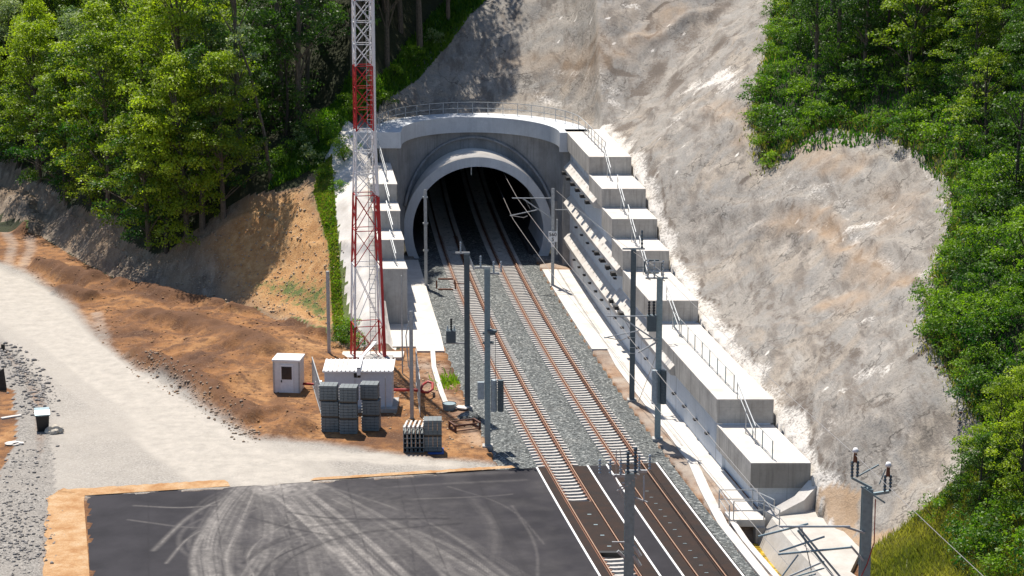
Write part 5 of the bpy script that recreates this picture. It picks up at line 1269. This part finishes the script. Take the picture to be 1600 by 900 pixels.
m = MB(); a = G(2, 655); b = G(33, 650); m.bar((*a, 0), (*b, 0), .3, .2); props(m.build('kerb_stone', MT['conc_white']), 'pale concrete kerb beam at the left edge', 'kerb')

# ================================================================== ROCKS (stuff)
def rocks(name, n, sampler, smin, smax, mat, zoff=0.0):
    V = []; F = []; base = np.array([(1, 0, 0), (-1, 0, 0), (0, 1, 0), (0, -1, 0), (0, 0, 1), (0, 0, -1)], float)
    fc_ = [(0, 2, 4), (2, 1, 4), (1, 3, 4), (3, 0, 4), (2, 0, 5), (1, 2, 5), (3, 1, 5), (0, 3, 5)]
    P = [sampler() for _ in range(n)]; A = np.array(P); Z = terrain(A[:, 0], A[:, 1])
    for i in range(n):
        s = smin * (smax / smin) ** (random.random() ** 2); b = base * (s * (0.6 + 0.8 * rng.random((6, 1)))); a = random.random() * 6.28
        c, s_ = math.cos(a), math.sin(a); b = np.stack([b[:, 0] * c - b[:, 1] * s_, b[:, 0] * s_ + b[:, 1] * c, b[:, 2] * .7], 1)
        b += np.array([A[i, 0], A[i, 1], Z[i] + s * .2 + zoff]); o = len(V) * 6; V.append(b); F += [tuple(q + o for q in f) for f in fc_]
    me = fast_mesh(name, np.concatenate(V), np.array(F), mat); return props(link(name, me), kind='stuff')
def along(pts, w):
    q = [G(*p) for p in pts]
    def f():
        k = random.randrange(len(q) - 1); t = random.random(); return (q[k][0] * (1 - t) + q[k + 1][0] * t + random.gauss(0, w), q[k][1] * (1 - t) + q[k + 1][1] * t + random.gauss(0, w * 1.4))
    return f
rocks('loose_rocks', 700, along([(0, 545), (30, 575), (60, 610), (55, 650)], .6), .05, .22, MT['rock'])
rocks('loose_rocks', 1000, along([(45, 690), (30, 760), (15, 830), (40, 880), (0, 800), (60, 820), (30, 900)], .9), .03, .15, MT['rock'])
rocks('loose_rocks', 500, along([(215, 565), (262, 590), (330, 640), (400, 685)], .5), .04, .16, plain('reddish_stone', (.34, .25, .18), .9, 0, .5))
def insamp(poly, vmax=99):
    xs_ = [p[0] for p in poly]; ys_ = [p[1] for p in poly]
    def f():
        while True:
            a = random.uniform(min(xs_), max(xs_)); b = random.uniform(min(ys_), max(ys_))
            if inside(np.array([a]), np.array([b]), poly)[0] and a - C(b) < vmax: return (a, b)
    return f
rocks('soil_clods', 1500, insamp(MOUND), .03, .12, plain('clod', (.34, .19, .09), .95, 0, .4))
rocks('soil_clods', 1600, insamp([hit(*p) for p in [(90, 330), (250, 400), (470, 300), (540, 400), (540, 520), (350, 468), (180, 430)]]), .04, .15, plain('pale_clod', (.42, .32, .22), .95, 0, .5))
rocks('soil_clods', 500, insamp([G(*p) for p in [(620, 560), (720, 560), (760, 700), (700, 700), (600, 680)]]), .03, .12, plain('tan_stone', (.50, .38, .26), .95, 0, .4))

# ================================================================== VEGETATION
def leaves(centres, radii, n_per, size, seed, tint_c, up=0.35, squash=0.75):
    g = np.random.default_rng(seed); V = []; T = []
    for (c, r, tc) in zip(centres, radii, tint_c):
        n = max(6, int(n_per * (r ** 2)))
        d = g.normal(size=(n, 3)); d /= np.linalg.norm(d, axis=1)[:, None]
        rad = r * (0.45 + 0.6 * g.random(n) ** 0.5); d[:, 2] = np.where(d[:, 2] < -.3, -d[:, 2] * .6, d[:, 2])
        p = np.array(c) + d * rad[:, None] * np.array([1, 1, squash])
        nrm = d * 0.6 + g.normal(size=(n, 3)) * 0.55 + np.array([0, 0, up]); nrm /= np.linalg.norm(nrm, axis=1)[:, None]
        u = np.cross(nrm, g.normal(size=(n, 3))); u /= np.linalg.norm(u, axis=1)[:, None]; w = np.cross(nrm, u)
        s = size * (0.6 + 0.8 * g.random(n))[:, None]
        q = np.stack([p - u * s, p - w * s * .55, p + u * s, p + w * s * .55], 1)
        V.append(q.reshape(-1, 3)); T.append(np.repeat(np.clip(tc + g.normal(size=n) * .13, 0, 1), 4))
    V = np.concatenate(V); return V, np.concatenate(T), np.arange(len(V)).reshape(-1, 4)

def make_tree(seed, H, W, base, mat, bark, ncl=95, npc=75, lsz=0.17, lean=0.0, name='deciduous_tree'):
    rd = random.Random(seed); t = thing(name, 'x', 'tree', (0, 0, 0))
    m = MB(); top = Vector((lean * H * .3 + rd.uniform(-.5, .5), rd.uniform(-.5, .5), H * .93)); P = []; S = []
    for k in range(9):
        f = k / 8; P.append(Vector((top.x * f * f + .15 * math.sin(seed + f * 5), top.y * f * f, top.z * f - .6 * (k == 0)))); S.append((.018 * H) * (1 - f) ** .8 + .02)
    m.tube(P, S, 8)
    cen = []; rad = []; tc = []
    for i in range(ncl):
        f = rd.random(); h = base + (1 - base) * f
        prof = math.sin(math.pi * min(1, (0.12 + 0.88 * f) ** 0.75)) ** 0.6
        a = rd.random() * 6.283; rr = W * .5 * prof * (0.35 + 0.65 * math.sqrt(rd.random())) * (1 + .25 * math.sin(3 * a + seed))
        tr = P[min(8, int(h * 8.5))]
        c = Vector((tr.x + rr * math.cos(a), tr.y + rr * math.sin(a), H * h + rd.uniform(-.3, .3)))
        r = rd.uniform(.55, 1.15) * W / 7
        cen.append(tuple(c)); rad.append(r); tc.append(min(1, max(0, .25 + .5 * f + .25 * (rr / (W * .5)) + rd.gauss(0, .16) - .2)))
        if i % 4 == 0 and rr > .8:
            b = P[max(1, min(7, int((h - .12) * 8.5)))]; m.tube([b, b.lerp(c, .55) + Vector((0, 0, .2)), c], [.010 * H * .5, .04, .015], 5)
    tk = m.build('trunk', MT[bark], t, world=False)
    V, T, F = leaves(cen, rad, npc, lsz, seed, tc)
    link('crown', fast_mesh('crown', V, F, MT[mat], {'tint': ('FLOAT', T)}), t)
    index_kids(t); return t
def make_shrub(seed, W, Hh, mat, ncl=26, npc=150, lsz=.085, name='shrub'):
    rd = random.Random(seed); t = thing(name, 'x', 'shrub', (0, 0, 0)); m = MB(); cen = []; rad = []; tc = []
    for i in range(ncl):
        a = rd.random() * 6.283; e = rd.random(); rr = W * .5 * math.sqrt(rd.random()); z = Hh * (.12 + .8 * e * (1 - (rr / (W * .55)) ** 2 * .7))
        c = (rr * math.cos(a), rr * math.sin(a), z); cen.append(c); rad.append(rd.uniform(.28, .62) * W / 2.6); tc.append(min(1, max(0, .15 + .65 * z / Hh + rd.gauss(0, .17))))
        if i % 3 == 0: m.tube([(0, 0, -.3), (c[0] * .5, c[1] * .5, c[2] * .5), c], [.05, .03, .01], 5)
    m.build('stem', MT['barkdark'], t, world=False)
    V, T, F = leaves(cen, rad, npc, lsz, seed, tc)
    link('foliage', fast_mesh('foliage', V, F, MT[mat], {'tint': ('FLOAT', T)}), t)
    index_kids(t); return t

TREES = {
    'big': [make_tree(1, 15, 8.2, .12, 'leaf', 'bark', 130, 125, .125), make_tree(2, 14, 7.0, .10, 'leaf', 'bark', 120, 130, .115), make_tree(3, 17, 8.0, .22, 'leaf', 'bark', 130, 120, .13)],
    'dark': [make_tree(4, 17, 6.5, .42, 'leafd', 'bark', 75, 110, .13), make_tree(5, 19, 6.0, .5, 'leafd', 'bark', 65, 110, .13), make_tree(6, 15, 6.5, .3, 'leafd', 'bark', 90, 110, .13)],
    'silver': [make_tree(7, 15, 6.5, .15, 'leafs', 'bark', 100, 115, .11)],
    'low': [make_tree(8, 9, 5.5, .05, 'leaf', 'barkdark', 80, 140, .105), make_tree(9, 8, 5.0, .05, 'leafd', 'barkdark', 70, 130, .11)]}
SHR = [make_shrub(21, 3.0, 2.4, 'leafb'), make_shrub(22, 2.6, 1.8, 'leafb'), make_shrub(23, 3.4, 3.2, 'leafb', 34), make_shrub(24, 2.2, 1.5, 'leafb', 20), make_shrub(25, 2.6, 2.4, 'leafs', 22), make_shrub(26, 3.0, 2.6, 'leafd', 28, 80, .10), make_shrub(27, 2.4, 3.4, 'leafb', 30, 70, .085)]
usedp = set()
def place(proto, x, y, s, label, group, rz=None, dz=-.2, z=None):
    rz = random.random() * 6.28 if rz is None else rz; loc = (x, y, (tz(x, y) if z is None else z) + dz); sc = (s, s, s * random.uniform(.92, 1.1))
    if proto.name not in usedp and proto['label'] == 'x':
        usedp.add(proto.name); proto.location = loc; proto.rotation_euler = (0, 0, rz); proto.scale = sc; proto['label'] = label; proto['group'] = group; return proto
    return dup(proto, loc, rz, sc, label, group)
ordn = ['first', 'second', 'third', 'fourth', 'fifth', 'sixth', 'seventh', 'eighth', 'ninth', 'tenth', 'eleventh', 'twelfth', 'thirteenth', 'fourteenth', 'fifteenth', 'sixteenth', 'seventeenth', 'eighteenth', 'nineteenth', 'twentieth']
# trees along the edge of the dirt slope, left to right
EDGE = [(-12, 262, 'big', .85), (30, 268, 'low', 1.1), (62, 290, 'big', .9), (105, 312, 'big', .95), (140, 322, 'low', 1.2), (170, 340, 'big', .9), (200, 362, 'low', 1.1), (232, 384, 'big', 1.0), (262, 380, 'low', 1.2), (290, 366, 'big', .92), (318, 352, 'dark', .8), (350, 340, 'big', .8)]
placed = []
for k, (px, py, kd, s) in enumerate(EDGE):
    x, y = hit(px, py); pr = TREES[kd][k % len(TREES[kd])]; placed.append((x, y))
    place(pr, x, y, s, f'leafy tree at the foot of the forest above the dirt slope, {ordn[k]} from the left', 'trees at the edge of the left forest')
SEC = [(20, 215, 'silver', 1.0), (70, 235, 'big', 1.0), (120, 240, 'silver', .95), (170, 262, 'big', 1.05), (225, 290, 'big', 1.15), (285, 300, 'big', 1.2), (330, 275, 'silver', 1.0), (375, 262, 'dark', .95), (30, 165, 'big', 1.0), (95, 170, 'big', 1.0), (150, 190, 'silver', 1.1), (210, 205, 'big', 1.1), (270, 220, 'big', 1.2), (330, 215, 'silver', 1.1)]
for k, (px, py, kd, s) in enumerate(SEC):
    x, y = hit(px, py); placed.append((x, y)); pr = TREES[kd][k % len(TREES[kd])]
    place(pr, x, y, s, ('silvery green tree' if kd == 'silver' else 'dark slender tree' if kd == 'dark' else 'bright green full-crowned tree') + f' in the second row of the left forest, {ordn[k]} planted', 'trees in the second row of the left forest')
DARK = [(470, 214), (500, 190), (440, 200), (535, 165), (552, 140), (585, 118), (606, 100), (628, 84), (655, 70), (672, 52), (700, 34), (725, 10), (560, 95), (590, 70), (625, 45), (655, 22), (480, 150), (515, 120), (430, 150), (540, 60), (600, 20), (680, -5), (500, 70), (450, 100)]
for k, (px, py) in enumerate(DARK[::2]):
    x, y = hit(px, py); placed.append((x, y)); place(TREES['dark'][k % 3], x, y, random.uniform(.75, 1.1), 'tall dark tree with a bare trunk in the shaded wood above the headwall', 'trees in the shaded wood above the headwall')
for k, (px, py) in enumerate([(400, 232), (425, 212), (392, 205), (448, 226), (415, 185), (440, 178)]):
    x, y = hit(px, py); placed.append((x, y)); place(TREES['low'][1], x, y, random.uniform(.8, 1.1), 'low dark tree filling the gap left of the leaning bare trunk', 'low trees near the leaning trunk')
# the forest behind
FORP = [hit(*p) for p in [(420, 285), (470, 250), (520, 180), (595, 110), (640, 78), (700, 38), (738, -5), (775, -60)]] + [(10, 300), (-110, 300), (-90, 235), (-60, 222)] + [hit(0, 200), hit(250, 220), hit(380, 280)]
cand = 0
inf = insamp(FORP)
while cand < 170 and len(placed) < 235:
    x, y = inf(); cand += 0.25
    if x > -3 and y < 235: pass
    if min((x - a) ** 2 + (y - b) ** 2 for a, b in placed) < 3.6 ** 2: continue
    if sdist(np.array([x]), np.array([y]), SHOT)[0] > -1.6: continue
    rr = ray(0, 0); px = 800 + FPX * x / (y * cp); 
    if px < -120 or y > 292: continue
    placed.append((x, y)); lx_ = px < 380
    kd = random.choice(['big', 'big', 'silver', 'dark']) if lx_ else random.choice(['dark', 'dark', 'dark', 'low'])
    pr = random.choice(TREES[kd])
    lab = {'big': 'bright green broadleaf tree deep in the left forest', 'silver': 'silvery green broadleaf tree deep in the left forest', 'dark': 'dark tall-trunked tree in the shaded forest behind the mast', 'low': 'low dark tree in the understorey behind the mast'}[kd]
    if kd == 'dark' and lx_: lab = 'dark tall-trunked tree among the bright trees of the left forest'
    place(pr, x, y, random.uniform(.85, 1.2), lab, 'trees of the left forest')
# leaning bare trunk
m = MB(); x, y = hit(424, 285); z = tz(x, y); t = thing('leaning_tree', 'leaning thin bare-trunked tree at the forest edge above the orange soil', 'tree', (x, y, z))
m.tube([(x, y, z - .4), (x - .5, y, z + 4), (x - 1.6, y + .3, z + 9), (x - 2.6, y + .5, z + 12)], [.17, .14, .10, .05], 7); m.build('trunk', MT['bark'], t)
V, T, F = leaves([(-2.6, .5, 11.6), (-1.9, .3, 12.5), (-3.2, .4, 10.6), (-1.4, .6, 10.2), (-2.4, 0, 9.2), (-.4, .3, 8.6)], [1.1, .9, .8, .8, .7, .6], 90, .15, 77, [.7, .8, .5, .5, .4, .6])
link('crown', fast_mesh('crown', V, F, MT['leafs'], {'tint': ('FLOAT', T)}), t)
# shrubs along the forest edge near the portal
S1 = [(455, 255), (478, 240), (500, 232), (440, 262), (520, 205), (545, 185), (490, 262), (565, 168), (598, 158), (615, 112), (648, 88), (680, 66), (540, 250), (548, 520), (560, 540), (535, 535), (470, 225), (425, 275), (505, 275), (530, 300)]
for k, (px, py) in enumerate(S1):
    x, y = hit(px, py); place(SHR[[0, 4, 2, 1, 3][k % 5]], x, y, .75 if k > 8 else 1.0, f'green shrub beside the mast and portal, {ordn[k]} of the scattered bank shrubs', 'shrubs on the left bank')
# right hillside: shrubs along the edge of the grey slope and over the hill
RP = [(1212, 30), (1208, 62), (1202, 95), (1195, 130), (1186, 165), (1182, 200), (1192, 235), (1205, 262), (1240, 226), (1275, 208), (1310, 198), (1350, 196), (1390, 206), (1425, 222), (1462, 245), (1492, 270), (1500, 310), (1496, 350), (1482, 395), (1470, 430), (1462, 470), (1456, 510), (1462, 545), (1482, 565), (1500, 595), (1522, 630), (1548, 660), (1568, 690), (1560, 715), (1535, 735), (1512, 760), (1488, 790), (1462, 812)]
placed2 = []
for k, (px, py) in enumerate(RP):
    x, y = hit(px, py); placed2.append((x, y))
    place(SHR[[0, 2, 1, 3][k % 4]], x, y, random.uniform(.65, .95), 'leafy green shrub overhanging the edge of the grey sprayed slope', 'shrubs along the edge of the grey slope')
TR = [(1275, 130, 'dark', .55), (1310, 90, 'dark', .6), (1350, 120, 'dark', .6), (1390, 90, 'low', 1.0), (1300, 40, 'dark', .7), (1370, 30, 'dark', .7), (1420, 150, 'low', 1.0), (1440, 90, 'big', .6), (1480, 40, 'big', .6), (1520, 170, 'big', .55), (1560, 120, 'big', .6), (1600, 200, 'dark', .6), (1540, 30, 'big', .6), (1590, 60, 'dark', .7), (1240, 60, 'low', .7), (1250, 100, 'low', .6), (1540, 240, 'low', .8), (1590, 300, 'low', .9), (1430, 10, 'dark', .7), (1230, 0, 'low', .8)]
for k, (px, py, kd, s) in enumerate(TR):
    x, y = hit(px, py); placed2.append((x, y)); pr = TREES[kd][k % len(TREES[kd])]
    place(pr, x, y, s, f'tree on the upper right hillside above the grey slope, {ordn[k]} of the scattered ones', 'trees on the right hillside')
def rhs():
    while True:
        px = random.uniform(1190, 1680); py = random.uniform(-60, 900); x, y = hit(px, py)
        if sdist(np.array([x]), np.array([y]), SHOT)[0] < -1.0 and x - C(y) > 15 and not (py > 800 and px < 1520) and not (px < 1420 and py > 560): return x, y, px, py
nsh = 0; tries = 0
while nsh < 235 and tries < 2600:
    tries += 1; x, y, px, py = rhs()
    if min((x - a) ** 2 + (y - b) ** 2 for a, b in placed2) < 1.25 ** 2: continue
    if 1440 < px < 1475 and 235 < py < 275: continue
    if 1565 < px < 1600 and 340 < py < 400: continue
    placed2.append((x, y)); nsh += 1
    lab = 'bright green shrub on the hillside right of the grey slope' if py > 250 else 'bright green shrub on the bench above the grey slope'
    place(random.choice(SHR[:4] + [SHR[6], SHR[5], SHR[5]]), x, y, random.uniform(.5, 1.15), lab, 'shrubs covering the right hillside')
BIG = [(1560, 760, .6), (1530, 800, .55), (1595, 720, .6), (1500, 790, .4), (1600, 800, .6)]
for k, (px, py, s) in enumerate(BIG):
    x, y = hit(px, py); place(TREES['low'][k % 2], x, y, s * 1.0, f'dense low tree over the grass at the lower right, {ordn[k]} of its clump', 'low trees at the lower right')
# grass and weeds
def grass(name, n, sampler, h0, h1, mat, wdt=.03, col=(.2, 1.0)):
    P = np.array([sampler() for _ in range(n)]); Z = terrain(P[:, 0], P[:, 1]); g = np.random.default_rng(5)
    a = g.random(n) * 6.28; h = h0 + (h1 - h0) * g.random(n); tl = g.normal(size=(n, 2)) * .35 * h[:, None]
    u = np.stack([np.cos(a), np.sin(a), np.zeros(n)], 1) * (wdt * (0.6 + g.random(n)))[:, None]
    b = np.stack([P[:, 0], P[:, 1], Z - .03], 1); t = b + np.stack([tl[:, 0], tl[:, 1], h], 1); md_ = (b + t) / 2 + np.stack([0 * h, 0 * h, .12 * h], 1)
    V = np.stack([b - u, b + u, md_ + u * .8, t + u * .15, t - u * .15, md_ - u * .8], 1).reshape(-1, 3)
    k = np.arange(n)[:, None] * 6; F = np.concatenate([k + np.array([[0, 1, 2, 5]]), k + np.array([[5, 2, 3, 4]])])
    cl = fbm(P[:, 0] * .5, P[:, 1] * .5, 3, 90); T = np.repeat(np.clip(col[0] + (col[1] - col[0]) * (cl * 1.2 - .1) + g.normal(size=n) * .12, 0, 1), 6)
    me = fast_mesh(name, V, F, mat, {'tint': ('FLOAT', T)}); return props(link(name, me), kind='stuff')
GR = [hit(*p) for p in [(1345, 905), (1362, 862), (1402, 836), (1448, 800), (1500, 755), (1620, 760), (1640, 905)]] + [(24, 92), (18.5, 92)]
grass('grass', 42000, insamp(GR), .15, .55, MT['grassm'], .022, (0.0, 1.0))
grass('bank_weeds', 7000, insamp(greenstrip, -10.9), .06, .22, MT['grassm'], .06, (0.3, 1.0)); grass('bank_weeds', 4000, insamp(greenstrip, -10.9), .06, .22, MT['leafb'], .08, (0.4, 1.0))
grass('forest_undergrowth', 15000, insamp([hit(*p) for p in [(420, 300), (500, 262), (560, 190), (600, 150), (760, 0), (740, -40), (640, 60), (560, 130), (440, 260)]]), .2, .5, MT['leafb'], .06, (0.0, .45))  # tint held low: shade of the trees put into the leaf colour
grass('hill_undergrowth', 22000, insamp([hit(*p) for p in [(1190, 150), (1210, 0), (1600, -40), (1700, 300), (1660, 760), (1550, 700), (1440, 540), (1490, 300), (1400, 220), (1200, 265)]]), .15, .5, MT['leafb'], .05, (0.0, .4))  # low tint paints shade into the gaps between the shrubs
RPW = [hit(*p) for p in RP] 
def edges():
    k = random.randrange(len(RPW) - 1); t = random.random(); return (RPW[k][0] * (1 - t) + RPW[k + 1][0] * t + random.gauss(0, .45), RPW[k][1] * (1 - t) + RPW[k + 1][1] * t + random.gauss(0, .45))
grass('edge_grass', 9000, edges, .08, .4, MT['grassm'], .03, (0.1, 1.0))
rocks('edge_rubble', 500, edges, .04, .16, MT['steelbrown'])
grass('track_weeds', 260, lambda: (G(702, 595)[0] + random.gauss(0, .5), G(702, 595)[1] + random.gauss(0, .9)), .15, .5, MT['leafb'], .04, (0.4, 1.0))
for pr in [p for k in TREES.values() for p in k] + SHR:
    if pr['label'] == 'x':
        for c in list(pr.children): bpy.data.objects.remove(c)
        bpy.data.objects.remove(pr)
